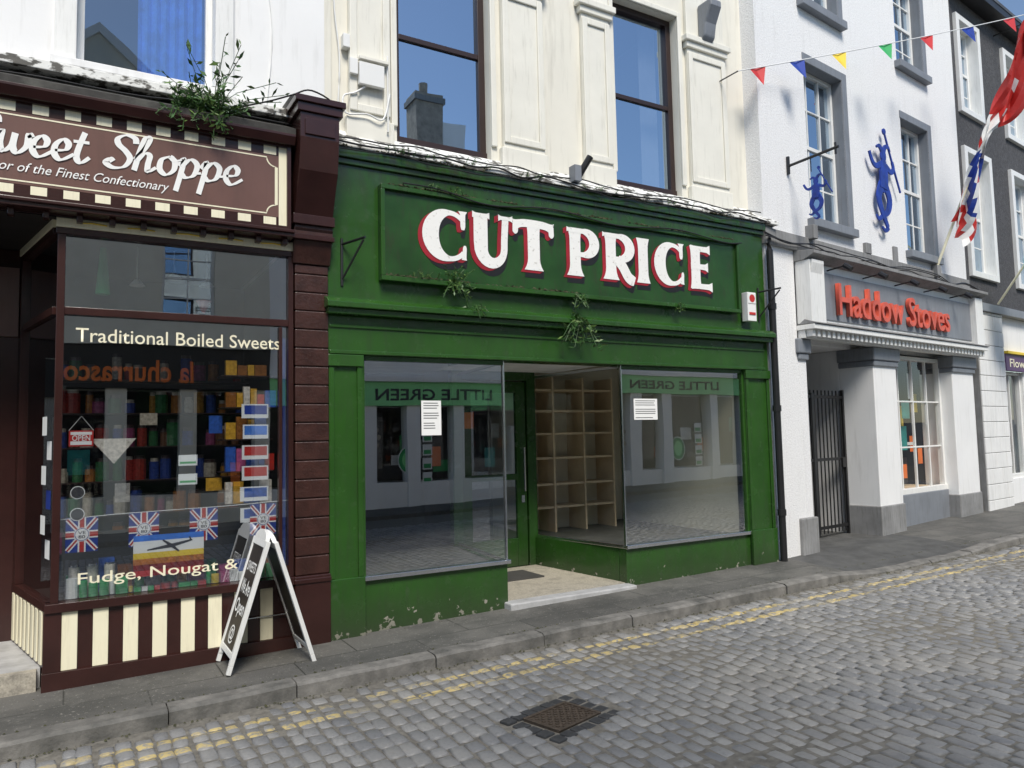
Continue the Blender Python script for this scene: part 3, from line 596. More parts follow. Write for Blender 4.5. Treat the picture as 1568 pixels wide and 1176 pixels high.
b=B(); b.rect(-.04,1.49,.42,2.385,6.02,'glass_sweet'); b.rect(-.04,1.49,2.44,2.95,6.02,'glass_sweet'); b.face([(-.09,6.03,.42),(-.33,7.1,.42),(-.33,7.1,2.95),(-.09,6.03,2.95)],'glass_clear'); b.done('bay_glass',W_)
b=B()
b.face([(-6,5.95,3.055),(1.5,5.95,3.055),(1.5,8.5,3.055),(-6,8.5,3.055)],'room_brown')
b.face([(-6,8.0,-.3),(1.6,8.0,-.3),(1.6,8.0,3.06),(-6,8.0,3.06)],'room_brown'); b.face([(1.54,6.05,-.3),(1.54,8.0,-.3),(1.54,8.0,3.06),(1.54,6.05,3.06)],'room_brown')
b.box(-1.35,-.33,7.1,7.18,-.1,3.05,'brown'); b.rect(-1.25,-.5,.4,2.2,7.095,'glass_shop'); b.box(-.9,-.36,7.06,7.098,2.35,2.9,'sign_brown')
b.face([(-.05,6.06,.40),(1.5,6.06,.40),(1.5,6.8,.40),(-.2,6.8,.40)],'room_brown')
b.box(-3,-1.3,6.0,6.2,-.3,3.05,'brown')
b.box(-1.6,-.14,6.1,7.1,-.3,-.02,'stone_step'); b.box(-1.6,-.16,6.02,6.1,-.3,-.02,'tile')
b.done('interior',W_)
b=B(); random.seed(21)
for zi,z in enumerate((.62,.90,1.18,1.46,1.74,2.02)):
    b.box(-.1,1.4,7.0,7.25,z-.012,z,'dark_frame')
    x=-.05
    while x<1.36:
        r=R(.028,.055); h=R(.08,.20); k='jar_%d'%random.randrange(8)
        if random.random()<.82:
            b.tube([(x,7.1,z),(x,7.1,z+h)],r,k,10); b.tube([(x,7.1,z+h),(x,7.1,z+h+.03)],r*.8,random.choice(['dark_frame','dark_frame','jar_5']),10)
        x+=r*2+.01
for zi,z in enumerate((1.0,1.25,1.5,1.75,2.0)):
    b.box(1.02,1.40,6.12,6.35,z-.01,z,'dark_frame'); x=1.05
    while x<1.36: 
        w=R(.04,.10); b.box(x,x+w,6.15,6.2,z,z+R(.08,.19),random.choice(['sweet_3','sweet_3','sweet_5','sweet_0','sweet_4','sweet_1','jar_7'])); x+=w+.006
x=.0
while x<1.4:
    w=R(.03,.08); h=R(.03,.14) if not .38<x<.9 else .03; k=random.choice(['sweet_%d'%random.randrange(8),'paper','yellow','cloth_green','red_paint'])
    if random.random()<.5: b.box(x,x+w,6.08,6.14,.42,.42+h,k)
    else: b.tube([(x+w/2,6.12,.42),(x+w/2,6.12,.42+h*1.3)],w/2,k,12)
    x+=w+.005
x=.0
while x<1.4: # second row of packets on a low step
    w=R(.05,.11); b.box(x,x+w,6.24,6.32,.42,.42+R(.10,.24),'sweet_%d'%random.randrange(8)); x+=w+.02
for x in (.05,.16,.27): b.tube([(x,6.2,.42),(x,6.2,.62)],.036,random.choice(['yellow','cloth_green','sweet_5']),14); b.tube([(x,6.2,.62),(x,6.2,.635)],.03,'chrome',14)
b.box(1.44,1.485,6.06,6.1,.5,2.3,'blue_paint')
for x,z in ((.45,2.74),(.97,2.78),(.72,2.82)):
    b.tube([(x,6.6,z),(x,6.6,z+.05)],.06,'paper',14,.02); b.tube([(x,6.6,z+.05),(x,6.6,3.05)],.004,'paper',5)
b.box(-.03,1.42,6.75,6.8,.42,.80,'int_grey')
b.tube([(.2,6.3,2.6),(.2,6.3,2.95)],.05,'cloth_green',8,.02); b.tube([(.92,6.4,2.52),(.92,6.4,2.62)],.01,'red_paint',10,.06)
b.done('sweet_jars_display',W_)
b=B(); random.seed(14)
for i,k in enumerate(('red_paint','jar_0','sweet_7','yellow','paper','paper','curtain_blue')): b.rect(.41,.88,.53+i*.0415,.53+(i+1)*.0415,6.036,k)
b.ribbon([(.50,.715),(.66,.735),(.80,.765)],[.008,.026,.010],6.034,'ink'); b.ribbon([(.60,.78),(.66,.735),(.71,.69)],[.010,.024,.010],6.0335,'ink'); b.ribbon([(.78,.79),(.79,.765)],[.006,.014],6.033,'ink')
b.rect(0,.15,1.47,1.58,6.03,'red_paint'); b.rect(.01,.14,1.48,1.505,6.029,'paper'); b.rect(.01,.14,1.55,1.57,6.029,'paper'); b.tube([(0,6.03,1.58),(.075,6.03,1.68),(.15,6.03,1.58)],.002,'paper',4)
b.rect(.70,.83,1.31,1.39,6.03,'paper'); b.rect(.70,.83,1.17,1.25,6.03,'paper'); b.rect(.71,.82,1.325,1.34,6.029,'cloth_green'); b.rect(.71,.82,1.185,1.20,6.029,'cloth_green')
for i in range(6):
    z=1.66-i*.16; k=random.choice(['blue_paint','sweet_1','red_paint','sweet_3','curtain_blue']); b.rect(1.13+R(0,.03),1.35,z,z+.11,6.05,'paper'); b.rect(1.17,1.34,z+.03,z+.10,6.049,k)
b.face([(.13,6.05,1.52),(.42,6.05,1.52),(.28,6.05,1.34)],'sweet_5')
for z in (1.0,1.15): b.disc(.06,z,.045,6.04,'paper'); b.disc(.06,z,.039,6.039,'ink')
for (x,z,w,h,k) in ((.30,1.05,.10,.14,'sweet_5'),(.46,1.62,.12,.09,'jar_5'),(.95,1.55,.10,.14,'sweet_3'),(.93,1.1,.12,.1,'sweet_1')): b.rect(x,x+w,z,z+h,6.3,k)
for i in range(6):
    z=.7+i*.17; b.face([(-.10-.03*(i%2),6.07,z),(-.13-.03*(i%2),6.20,z),(-.13-.03*(i%2),6.20,z+.13),(-.10-.03*(i%2),6.07,z+.13)],random.choice(['paper','blue_paint','paper','red_paint']))
b.done('window_posters',W_)
text('OPEN','paper',W_,'open_lettering',FM(.02,6.027,1.508),.11,.04,off=.01)
text('Traditional Boiled Sweets','cream',W_,'window_lettering_top',FM(.03,6.012,2.20),1.40,.10,off=.004)
text('Fudge, Nougat &','cream',W_,'window_lettering_bottom',FM(.07,6.012,.50),1.05,.10,off=.004)
UB=E('union_flag_bunting')
for i,(x,z) in enumerate(((.09,.86),(.478,.865),(.88,.87),(1.31,.875))):
    b=B(); w,h=.098,.12; y=6.044
    b.rect(x-w,x+w,z-h,z+h,y,'blue_paint')
    for (p,q) in (((-w,-h),(w,h)),((-w,h),(w,-h))):
        b.ribbon([(x+p[0]*.9,z+p[1]*.9),(x+q[0]*.9,z+q[1]*.9)],.030,y-.0006-(.0003 if p[1]>0 else 0),'paper'); b.ribbon([(x+p[0]*.9,z+p[1]*.9),(x+q[0]*.9,z+q[1]*.9)],.011,y-.0012-(.0003 if p[1]>0 else 0),'red_paint')
    b.rect(x-w,x+w,z-.026,z+.026,y-.0018,'paper'); b.rect(x-.024,x+.024,z-h,z+h,y-.0021,'paper'); b.rect(x-w,x+w,z-.016,z+.016,y-.0024,'red_paint'); b.rect(x-.014,x+.014,z-h,z+h,y-.0027,'red_paint')
    b.disc(x,z,.048,y-.0033,'paper'); b.disc(x,z,.044,y-.0036,'blue_paint'); b.disc(x,z,.040,y-.0039,'paper')
    b.done('flag',UB)
    text('VE','ink',UB,'flag_lettering',FM(x-.024,y-.0045,z+.002),.048,.022,off=.01); text('80','ink',UB,'flag_lettering',FM(x-.02,y-.0045,z-.026),.04,.022,off=.01)
b=B(); b.tube([(-.04,6.045,.97),(.3,6.045,.985),(.7,6.045,.99),(1.1,6.045,.995),(1.49,6.045,1.01)],.003,'paper',5); b.done('cord',UB)
# sweet shoppe sign
S=E('shop_sign.001'); b=B()
b.box(-5.9,1.47,5.86,5.95,3.135,3.80,'sign_brown'); b.box(-5.9,1.475,5.835,5.86,3.13,3.155,'brown'); b.box(-5.9,1.475,5.835,5.86,3.785,3.805,'brown'); b.box(1.445,1.475,5.835,5.86,3.155,3.785,'brown')
b.rect(-5.9,1.445,3.715,3.785,5.8585,'brown'); b.rect(-5.9,1.445,3.155,3.225,5.8585,'brown')
x=1.27
while x>-5.8:
    b.rect(x,x+.095,3.72,3.785,5.857,'cream'); b.rect(x,x+.095,3.155,3.22,5.857,'cream'); x-=.19
b.rect(1.385,1.445,3.155,3.785,5.856,'cream')
def frame(o,w,y):
    x1=1.375-o; z0=3.235+o; z1=3.705-o; r=.07
    p=[(-5.9,z1),(x1-r,z1)]+arc(x1,z1,r,r,180,270,6)[1:]+[(x1,z0+r)]+arc(x1,z0,r,r,90,180,6)[1:]+[(-5.9,z0)]
    b.ribbon(p,w,y,'cream')
frame(.012,.010,5.8575); b.rect(1.355,1.378,3.32,3.62,5.8572,'cream')
b.done('board',S)
SG={'S':(.95,[[(.92,1.35),(.85,1.62),(.55,1.72),(.28,1.5),(.32,1.2),(.6,.9),(.78,.55),(.62,.12),(.25,0),(-.02,.2),(.1,.42),(.22,.3)]]),
'h':(.82,[[(.0,.55),(.3,1.2),(.42,1.7),(.28,1.75),(.16,1.2),(.08,.5),(.03,0)],[(.08,.5),(.3,.92),(.5,.85),(.48,.4),(.52,.05),(.78,.3)]]),
'o':(.78,[[(.4,.98),(.12,.75),(.1,.25),(.35,.02),(.6,.3),(.6,.75),(.4,.98)],[(.45,.95),(.6,.8),(.85,.9)]]),
'p':(.86,[[(-.05,.6),(.14,.98),(.12,.4),(.0,-.75)],[(.1,.55),(.38,.98),(.66,.75),(.58,.2),(.3,.02),(.1,.2)],[(.6,.3),(.85,.35)]]),
'e':(.72,[[(.1,.42),(.45,.52),(.52,.82),(.32,1.0),(.1,.7),(.1,.25),(.35,.0),(.75,.35)]]),
'w':(1.1,[[(-.05,.75),(.12,1.0),(.12,.4),(.25,.03),(.5,.35),(.56,.95)],[(.56,.95),(.55,.3),(.72,.03),(.98,.4),(1.0,.98),(1.1,.85)]]),
't':(.55,[[(.3,1.5),(.16,.7),(.14,.2),(.32,.0),(.58,.3)],[(-.05,1.0),(.5,1.02)]]),' ':(.45,[])}
b=B(); xh=.145
def script(txt,x,z,xh,b,tx):
    adv=sum(SG[c][0] for c in txt); s=(tx-x)/adv; k=0
    for c in txt:
        w,st=SG[c]
        for p in st:
            k+=1; q=[(x+px*s+pz*xh*.12,z+pz*xh) for px,pz in p]; b.ribbon([(v.x,v.y) for v in cr([(a,c_,0) for a,c_ in q],7)],.02,5.8545-.0005*(k%6),'paper',cal=(.012,.042,.35))
        x+=w*s
script('Sweet',-.62,3.43,xh,b,.08); script('Shoppe',.19,3.43,xh,b,1.10)
b.done('lettering',S)
text('Purveyor of the Finest Confectionary','paper',S,'small_lettering',FM(-.66,5.854,3.29),1.26,.085,shear=.35,off=.002)
foliage('wall_plant',[(.82,5.88,3.93,46,.30,0,.20),(.90,5.9,3.95,14,.58,0,.07),(.82,5.83,3.96,40,.24,1,.20)],None,9)
b=B(); random.seed(13); b.tube(cr([(-2+i*.3,5.95+R(-.02,.03),4.02+R(-.015,.03)) for i in range(13)],4),.007,'black_iron',5); b.tube(cr([(1.1,5.98,4.1),(1.3,5.8,4.12),(1.45,5.7,4.16),(1.6,5.68,4.22),(1.82,5.75,4.15),(1.88,5.95,3.95)],5),.007,'black_iron',5); b.tube(cr([(1.35,6.14,4.2),(1.4,6.14,4.9),(1.33,6.14,5.6),(1.42,6.14,6.3)],5),.005,'white_frame',5); b.done('overhead_cables')
# ============================================================ STOVES BUILDING
T_=math.radians(7.0)
H=E('white_rendered_building',(7.1,6,0),T_)
gl_=lambda s:gz(7.1+s*math.cos(T_))
b=B(); ops=[(1.05,2.0,4.17,6.27),(3.7,4.6,4.12,6.17),(1.05,2.0,7.1,8.7),(3.7,4.6,7.05,8.6)]
b.wall(.0,5.75,3.9,9.3,0,.35,ops,'pebble_white','grey_paint'); b.box(.0,.6,.0,.35,-.2,3.7,'pebble_white'); b.done('upper_wall',H)
b=B()
b.box(-.02,5.76,-.04,.3,3.70,3.9,'stone_grey')
for o_ in ops:
    b.box(o_[0]-.08,o_[1]+.08,-.10,.1,o_[2]-.11,o_[2],'grey_paint'); 
    b.box(o_[1],o_[1]+.13,-.012,.002,o_[2],o_[3]+.12,'grey_paint'); b.box(o_[0]-.02,o_[1],-.012,.002,o_[3],o_[3]+.12,'grey_paint')
b.box(2.35,2.5,-.05,-.0,3.9,4.05,'stone_grey'); b.box(.9,1.0,-.12,.0,3.88,4.06,'stone_grey'); b.box(3.2,3.32,-.03,.0,3.9,4.12,'stone_grey')
b.done('stone_trim',H,bevel=.008)
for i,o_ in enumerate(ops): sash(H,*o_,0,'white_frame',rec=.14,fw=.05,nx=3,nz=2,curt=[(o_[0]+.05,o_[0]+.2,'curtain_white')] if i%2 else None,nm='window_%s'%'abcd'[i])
b=B()
b.box(.6,.78,.0,.45,-.2,2.6,'pebble_white'); b.box(2.45,3.1,.0,.5,-.2,2.6,'white_wall'); b.box(4.95,5.75,.0,.5,-.2,2.6,'white_wall')
b.box(.0,.6,.36,2,-.2,3.7,'pebble_white'); b.box(.6,.78,.46,2.5,-.2,2.6,'grey_paint'); b.box(2.45,3.05,.5,2.5,-.2,2.6,'white_wall')
b.box(.6,5.75,.3,2.5,2.6,3.7,'white_wall'); b.box(.78,2.45,2.3,2.5,-.2,2.6,'stone_grey')
b.box(3.1,4.95,.15,.35,-.2,.50,'grey_paint')
b.done('ground_walls',H,bevel=.01)
b=B()
for a,c in ((.55,.83),(2.40,3.15),(4.90,5.80)):
    b.box(a,c,-.05,.5,2.42,2.6,'grey_paint'); b.box(a+.03,c-.03,-.03,.5,2.34,2.42,'grey_paint')
    if a>1: b.box(a+.03,c-.03,-.02,.5,-.2,.42,'stone_grey')
b.box(.45,.80,-.05,.3,-.2,.42,'stone_grey')
b.done('capitals',H,bevel=.015)
b=B()
b.box(.72,5.75,-.10,.3,2.76,3.56,'white_frame'); b.box(.95,5.5,-.115,-.10,2.86,3.46,'grey_paint')
b.prism([(-.28,3.62),(-.28,3.66),(.0,3.70),(.0,3.56),(-.13,3.56)],.60,5.82,'stone_grey')
b.box(.62,.95,-.2,.0,2.78,3.56,'white_frame'); b.box(5.5,5.78,-.2,.0,2.78,3.56,'white_frame')
b.prism([(-.23,3.52),(-.23,3.56),(-.2,3.56),(-.2,3.4)],.64,.9,'white_frame')
b.box(.60,5.80,-.24,.0,2.70,2.76,'white_frame'); b.box(.62,5.78,-.10,.0,2.60,2.70,'white_frame')
x=.64
while x<5.75: b.box(x,x+.06,-.19,-.10,2.615,2.70,'white_frame'); x+=.115
b.prism([(-.26,2.775),(-.26,2.765),(-.02,2.765),(-.11,2.83)],.6,5.80,'stone_grey')
b.done('fascia',H,bevel=.006)
S=E('shop_sign.002',(7.1,6,0),T_); text('Haddow Stoves','stove_red',S,'lettering',FM(1.33,-.15,2.93),3.24,.42,ex=.025,off=.010)
b=B()
for x in (1.2,2.1,3.0,3.9,4.8): b.tube([(x,-.1,3.5),(x,-.35,3.52)],.01,'black_iron',6); b.tube([(x,-.33,3.53),(x,-.42,3.46)],.035,'black_iron',8)
b.done('sign_spotlights',S)
sash(H,3.1,4.95,.50,2.56,0,'white_frame',rec=.18,fw=.06,nx=4,nz=3,gl='glass_clear',mid=False,nm='shop_window')
b=B(); random.seed(31)
for i in range(34): 
    x=3.2+(i%9)*.19; z=R(.56,2.2); w=R(.08,.26); y=.32+R(0,.4)+i*.003
    b.rect(x,x+w,z,z+R(.15,.45),y,random.choice(['paper','teal','paper','orange','paper','teal','curtain_white','int_shelf','yellow','sweet_0']))
b.box(3.15,4.9,.3,.9,.52,.56,'int_shelf'); b.rect(3.15,4.9,1.2,1.25,.6,'paper')
for x in (3.5,4.2):
    b.box(x,x+.42,.62,.9,.60,1.0,'black_iron'); b.box(x+.06,x+.36,.60,.62,.68,.9,'orange'); b.tube([(x+.21,.76,1.0),(x+.21,.76,2.4)],.06,'black_iron',10)
b.done('window_display',H)
GT=E('iron_gate',(7.1,6,0),T_); b=B(); y=.46; z0=gl_(1.5)+.06; z1=1.98
for i in range(17):
    x=.84+i*.095; b.tube([(x,y,z0),(x,y,z1+.04)],.011,'black_iron',6)
for z in (z0+.08,z0+1.0,z1-.05): b.box(.80,2.43,y-.012,y+.012,z-.02,z+.02,'black_iron')
b.box(.79,.83,y-.02,y+.02,z0-.05,z1,'black_iron'); b.box(2.40,2.44,y-.02,y+.02,z0-.05,z1+.05,'black_iron'); b.box(1.60,1.66,y-.02,y+.02,z0-.03,z1,'black_iron'); b.box(2.3,2.4,y-.035,y-.012,.95,1.08,'black_iron')
b.done('gate_bars',GT)
b=B(); b.tube([(7.10,5.93,gz(7)),(7.10,5.93,3.6),(7.14,5.98,3.75),(7.2,6.1,3.95)],.04,'black_iron',12)
for z in (.5,1.7,2.9): b.tube([(7.10,5.93,z),(7.10,5.93,z+.07)],.05,'black_iron',12)
b.done('drainpipe')
b=B(); random.seed(17)
for k in range(3): b.tube(cr([(7.0+i*.5,5.9+i*.06+R(-.02,.02),3.78+R(-.05,.05)-.02*k) for i in range(13)],4),.008,'black_iron',5)
b.done('facade_cables')
def jester(b,cx,z0,h,y,th,k):
    q=lambda p:[(cx+v.x*h,z0+v.y*h) for v in cr([(a,c,0) for a,c in p],4)]
    def rb(p,w0,w1,wm=None,dy=0):
        pts=q(p); n=len(pts); wm=wm or (w0+w1)/2
        ws=[h*((w0+(wm-w0)*(i/(n-1))*2) if i<n/2 else (wm+(w1-wm)*((i/(n-1))*2-1))) for i in range(n)]
        b.ribbon(pts,ws,y+dy,k,th)
    b.disc(cx+.04*h,z0+.725*h,.05*h,y,k,16,th=th,rz=.06*h)
    rb([(.04,.69),(.04,.60),(.03,.50),(.02,.40)],.06,.14,.15,.001)
    rb([(.05,.76),(.09,.82),(.15,.83),(.18,.79)],.06,.02,.04,.002); rb([(.03,.76),(-.02,.81),(-.08,.79)],.06,.02,.04,.003)
    rb([(.0,.64),(-.10,.60),(-.17,.63),(-.22,.72)],.06,.035,.045,.004); rb([(.09,.63),(.19,.59),(.24,.64),(.22,.70)],.06,.035,.045,.005)
    rb([(.10,.96),(.22,.70),(.36,.42)],.018,.018,.018,.006); b.disc(cx+.10*h,z0+.98*h,.03*h,y+.012,k,12,th=th)
    rb([(-.01,.44),(-.08,.30),(-.02,.16),(.07,.03)],.10,.045,.075,.007); rb([(.06,.44),(.13,.31),(.09,.19),(-.03,.13)],.10,.045,.075,.008)
    rb([(.08,.03),(.02,-.01),(-.04,.02)],.045,.02,.035,.009); rb([(-.02,.13),(-.09,.09),(-.14,.12)],.045,.02,.035,.010); rb([(-.05,.45),(.03,.40),(.11,.45)],.08,.04,.08,.011)
J=E('jester_sculpture',(7.1,6,0),T_); b=B(); jester(b,2.86,4.30,1.50,-.09,.02,'jester_blue'); b.tube([(2.9,-.08,5.0),(2.9,0,5.0)],.01,'black_iron'); b.done('figure',J)
J=E('jester_hanging_sign',(7.66,6.05,0),T_-math.pi/2); b=B(); 
b.tube([(0,0,4.76),(.66,0,4.80)],.018,'black_iron'); b.tube([(0,0,4.66),(0,0,4.88)],.022,'black_iron'); b.tube([(.62,0,4.72),(.62,0,4.86)],.014,'black_iron'); b.tube([(.3,0,4.77),(.3,0,4.60)],.006,'black_iron')
jester(b,.33,4.02,.62,-.01,.015,'jester_blue'); b.done('figure',J)
# ============================================================ DARK BUILDING
K=E('dark_stone_building',(7.1,6,0),T_)
b=B(); ops=[(6.05,6.95,4.1,6.15),(8.1,9.0,4.1,6.15),(6.05,6.8,6.95,8.5),(8.1,9.0,6.95,8.5)]
b.wall(5.76,10.2,3.55,9.0,.02,.35,ops,'pebble_dark','white_frame')
b.box(5.76,10.2,-.25,.1,8.95,9.12,'black_iron'); b.done('upper_wall',K)
b=B()
for o_ in ops:
    for r in ((o_[0]-.12,o_[0],o_[2]-.1,o_[3]+.10),(o_[1],o_[1]+.12,o_[2]-.1,o_[3]+.10),(o_[0],o_[1],o_[3],o_[3]+.10),(o_[0],o_[1],o_[2]-.1,o_[2])): b.box(r[0],r[1],-.04,.03,r[2],r[3],'white_frame')
b.box(5.76,10.2,-.08,.1,3.42,3.56,'grey_paint')
b.done('window_surrounds',K,bevel=.006)
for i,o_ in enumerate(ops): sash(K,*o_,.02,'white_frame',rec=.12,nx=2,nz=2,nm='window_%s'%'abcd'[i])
b=B(); z=gl_(6)-.1; row=0
while z<3.4:
    x=5.97+(0 if row%2 else -.2)
    while x<7.05:
        a=max(x,5.97); c=min(x+.42,7.05); 
        if c-a>.03: b.box(a+.003,c-.003,-.04,.3,z+.004,min(z+.26,3.42)-.004,'ashlar')
        x+=.42
    z+=.26; row+=1
b.box(5.965,7.05,-.02,.29,-.1,3.42,'stone_grey'); b.done('ashlar_pier',K,bevel=.008)
b=B(); b.box(7.05,10.2,.05,.3,2.75,3.42,'white_wall'); b.box(7.15,9.9,-.02,.05,2.45,2.75,'purple'); b.box(7.15,9.9,-.06,.05,2.75,2.80,'yellow'); b.box(7.05,10.2,.05,.3,-.1,.55,'white_wall'); b.box(9.95,10.2,.05,.3,.55,2.75,'white_wall'); b.box(7.05,7.15,.0,.3,.55,2.75,'white_frame'); b.box(8.1,8.2,.05,.3,.55,2.45,'white_frame')
b.done('shopfront',K,bevel=.006); text('Flowers & Gifts','cream',K,'fascia_lettering',FM(7.3,-.025,2.52),2.3,.15,off=.01)
sash(K,7.15,8.1,.55,2.45,.05,'white_frame',rec=.05,gl='glass_clear',mid=False,nx=2,nm='shop_window_a'); sash(K,8.2,9.95,.55,2.45,.05,'white_frame',rec=.05,gl='glass_clear',mid=False,nx=3,nm='shop_window_b')
b=B(); random.seed(9)
for i in range(22): x=7.2+(i%14)*.19; z=R(.7,2.0); b.rect(x,x+R(.08,.16),z,z+R(.1,.3),.3+i*.01,random.choice(['paper','blue_paint','red_paint','teal','paper']))
b.done('window_display',K)
K2=E('cream_building',(7.1,6,0),T_); b=B(); b.wall(10.22,22,-.1,8.6,0,.35,[(11,12,4.1,6),(13.5,14.5,4.1,6),(11,12.2,.6,2.5),(13,15,.6,2.5)],'opp_white'); b.box(10.22,22,-.25,.1,8.55,8.7,'black_iron'); b.done('wall',K2)
for i,o_ in enumerate(((11,12,4.1,6),(13.5,14.5,4.1,6),(11,12.2,.6,2.5),(13,15,.6,2.5))): sash(K2,*o_,0,nx=2,nz=2,nm='window_%s'%'abcd'[i])
def roof(par,x0,x1,ze,y0=6.2-6,back=5.8,nm='roof'):
    b=B(); b.prism([(y0-.28,ze-.02),(y0-.28,ze+.04),(y0+2.9,ze+2.1),(back+.2,ze+.04),(back+.2,ze-.02)],x0,x1,'slate'); b.box(x0,x1,back-.2,back,-.5,ze-.02,'opp_wall'); b.done(nm,par)
for par,x0,x1,ze,oy in ((G,1.84,7.28,9.4,6.2),(W_,-6,1.839,9.4,6.15)):
    roof(par,x0,x1,ze,oy,12)
roof(H,.18,5.75,9.3,.0,6); roof(K,5.76,10.2,9.1,.02,6); roof(K2,10.22,22,8.68,0,6)
b=B(); b.box(-6.3,-6.01,6.15,12,-.5,9.4,'opp_wall'); b.done('side_wall',W_)
# ============================================================ bunting + flags
BN=E('bunting'); b=B(); a=Vector((6.63,5.865,5.66)); c=Vector((14.72,5.66,8.70))
def bp(u): p=a.lerp(c,u); p.z-=.10*4*u*(1-u)*.5; return p
b.tube([bp(i/20) for i in range(21)],.007,'plastic_white',5); b.tube([a,(6.63,6.15,5.66)],.008,'black_iron',5); b.tube([c,(14.75,6.95,8.75)],.012,'black_iron',5); b.done('string',BN)
b=B()
for u,k in ((.024,'red_paint'),(.109,'blue_paint'),(.208,'yellow'),(.328,'cloth_green'),(.446,'red_paint'),(.575,'jester_blue'),(.72,'red_paint'),(.86,'yellow')):
    p=bp(u); q=bp(u+.03); w=.28+u*.14
    d=(q-p).normalized()*w; p0=p; p1=p+d; tip=(p0+p1)/2+Vector((.04+R(-.04,.04),-.07,-.24)); mid=(p0+p1)/2+Vector((0,.03,0))
    b.face([p0,mid,tip],k); b.face([mid,p1,tip],k)
b.done('pennants',BN)
FL=E('flag_on_pole'); b=B(); p0=Vector((11.55,6.50,3.9)); p1=Vector((11.95,5.15,7.35)); b.tube([p0,p1],.022,'cream',8,.015); b.box(11.5,11.6,6.44,6.56,3.8,3.98,'stone_grey'); b.done('pole',FL)
b=B(); n=60; nc=9
def fp(i,j):
    u=.20+.80*i/n; p=p0.lerp(p1,u); v=j/(nc-1)
    wv=.03*math.sin(i*.5+j*1.3)+.035*math.sin(i*.23+j*2.1)
    wd=.24+.18*math.sin(i*.17+.4)
    return (p.x-.12+v*wd*.95+wv, p.y-.03-.05*math.sin(v*7+i*.3), p.z-v*wd*1.0+wv)
for i in range(n):
    for j in range(nc-1):
        u=i/n; d_=i/3+j
        if u>.55: k='red_paint' if not(j in(4,) and int(i/3)%3==0) else 'paper'
        elif u>.36: k='paper' if j!=2 else 'red_paint'
        elif u>.12: k='blue_paint' if int(d_)%6 in(0,1) else ('red_paint' if int(d_)%6==3 else 'paper')
        else: k='red_paint' if int(d_)%4<2 else 'paper'
        b.face([fp(i,j),fp(i+1,j),fp(i+1,j+1),fp(i,j+1)],k)
b.done('cloth',FL,smooth=True)
FT=E('teal_flag'); b=B(); b.tube([(13.95,6.8,3.6),(14.0,5.6,5.2)],.02,'cream',8)
b.done('pole',FT); b=B()
for i in range(12):
    for j in range(8):
        f=lambda i,j:(13.30+i*.06+.03*math.sin(j+i*.8),6.0+.05*math.sin(i*.9+j*.5),4.62-j*.15-.02*i)
        b.face([f(i,j),f(i+1,j),f(i+1,j+1),f(i,j+1)],'teal' if j<6 else 'yellow')
b.tube([(13.3,6.0,4.62),(13.97,6.0,4.62)],.01,'cream',6)
b.done('cloth',FT,smooth=True)
# ============================================================ A-BOARD
A=E('a_board_sign'); b=B()
def slab(o,ux,up,w,h,th,k):
    n=ux.cross(up).normalized()*th; c=[o,o+ux*w,o+ux*w+up*h,o+up*h]; b.hexa([v for v in c]+[v+n for v in c],k)
g0=gz(1)
def panel(xb,xt):
    o=Vector((xb,6.0-.03,g0)); up=(Vector((xt,5.95,.76))-o); hh=up.length; up.normalize(); ux=Vector((0,-1,0)); w=.44
    slab(o+up*.06,ux,up,.04,hh-.06,.03,'white_frame'); slab(o+up*.06+ux*(w-.04),ux,up,.04,hh-.06,.03,'white_frame')
    slab(o+ux*.04+up*.10,ux,up,w-.08,.04,.03,'white_frame'); slab(o+ux*.04+up*(hh-.05),ux,up,w-.08,.05,.03,'white_frame')
    slab(o+up*.0,ux,up,.035,.06,.03,'white_frame'); slab(o+ux*(w-.035),ux,up,.035,.06,.03,'white_frame')
    n=ux.cross(up).normalized(); slab(o+ux*.04+up*.14+n*.008,ux,up,w-.08,hh-.19,.014,'blackboard')
    cc=o+ux*(w/2)+up*hh; pts=[cc+ux*(math.cos(math.radians(t))*.17)+up*(math.sin(math.radians(t))*.07) for t in range(0,181,15)]
    b.face(pts,'white_frame'); b.face([p+n*.03 for p in pts],'white_frame')
    for i in range(len(pts)-1): b.face([pts[i],pts[i+1],pts[i+1]+n*.03,pts[i]+n*.03],'white_frame')
    return o,ux,up,n,hh
o,ux,up,n,hh=panel(.985,1.25); panel(1.58,1.30)
b.tube([(1.08,5.96,.15),(1.48,5.96,.15)],.006,'chrome',5)
b.done('boards',A,bevel=.003)
sgn=1 if n.x<0 else -1
def am(px,pz):
    q=o+ux*px+up*pz+(n*.026 if n.x<0 else n*.004); nn=n*sgn
    return Matrix(((ux.x,up.x,nn.x,q.x),(ux.y,up.y,nn.y,q.y),(ux.z,up.z,nn.z,q.z),(0,0,0,1)))
text('We Are','paper',A,'lettering_a',am(.08,.52),.28,.10,off=.015); text('Open','paper',A,'lettering_b',am(.08,.35),.28,.13,off=.015); text('@','paper',A,'lettering_c',am(.14,.17),.15,.13,off=.01); text('SWEETS','paper',A,'lettering_d',am(.09,.68),.26,.07,off=.01)
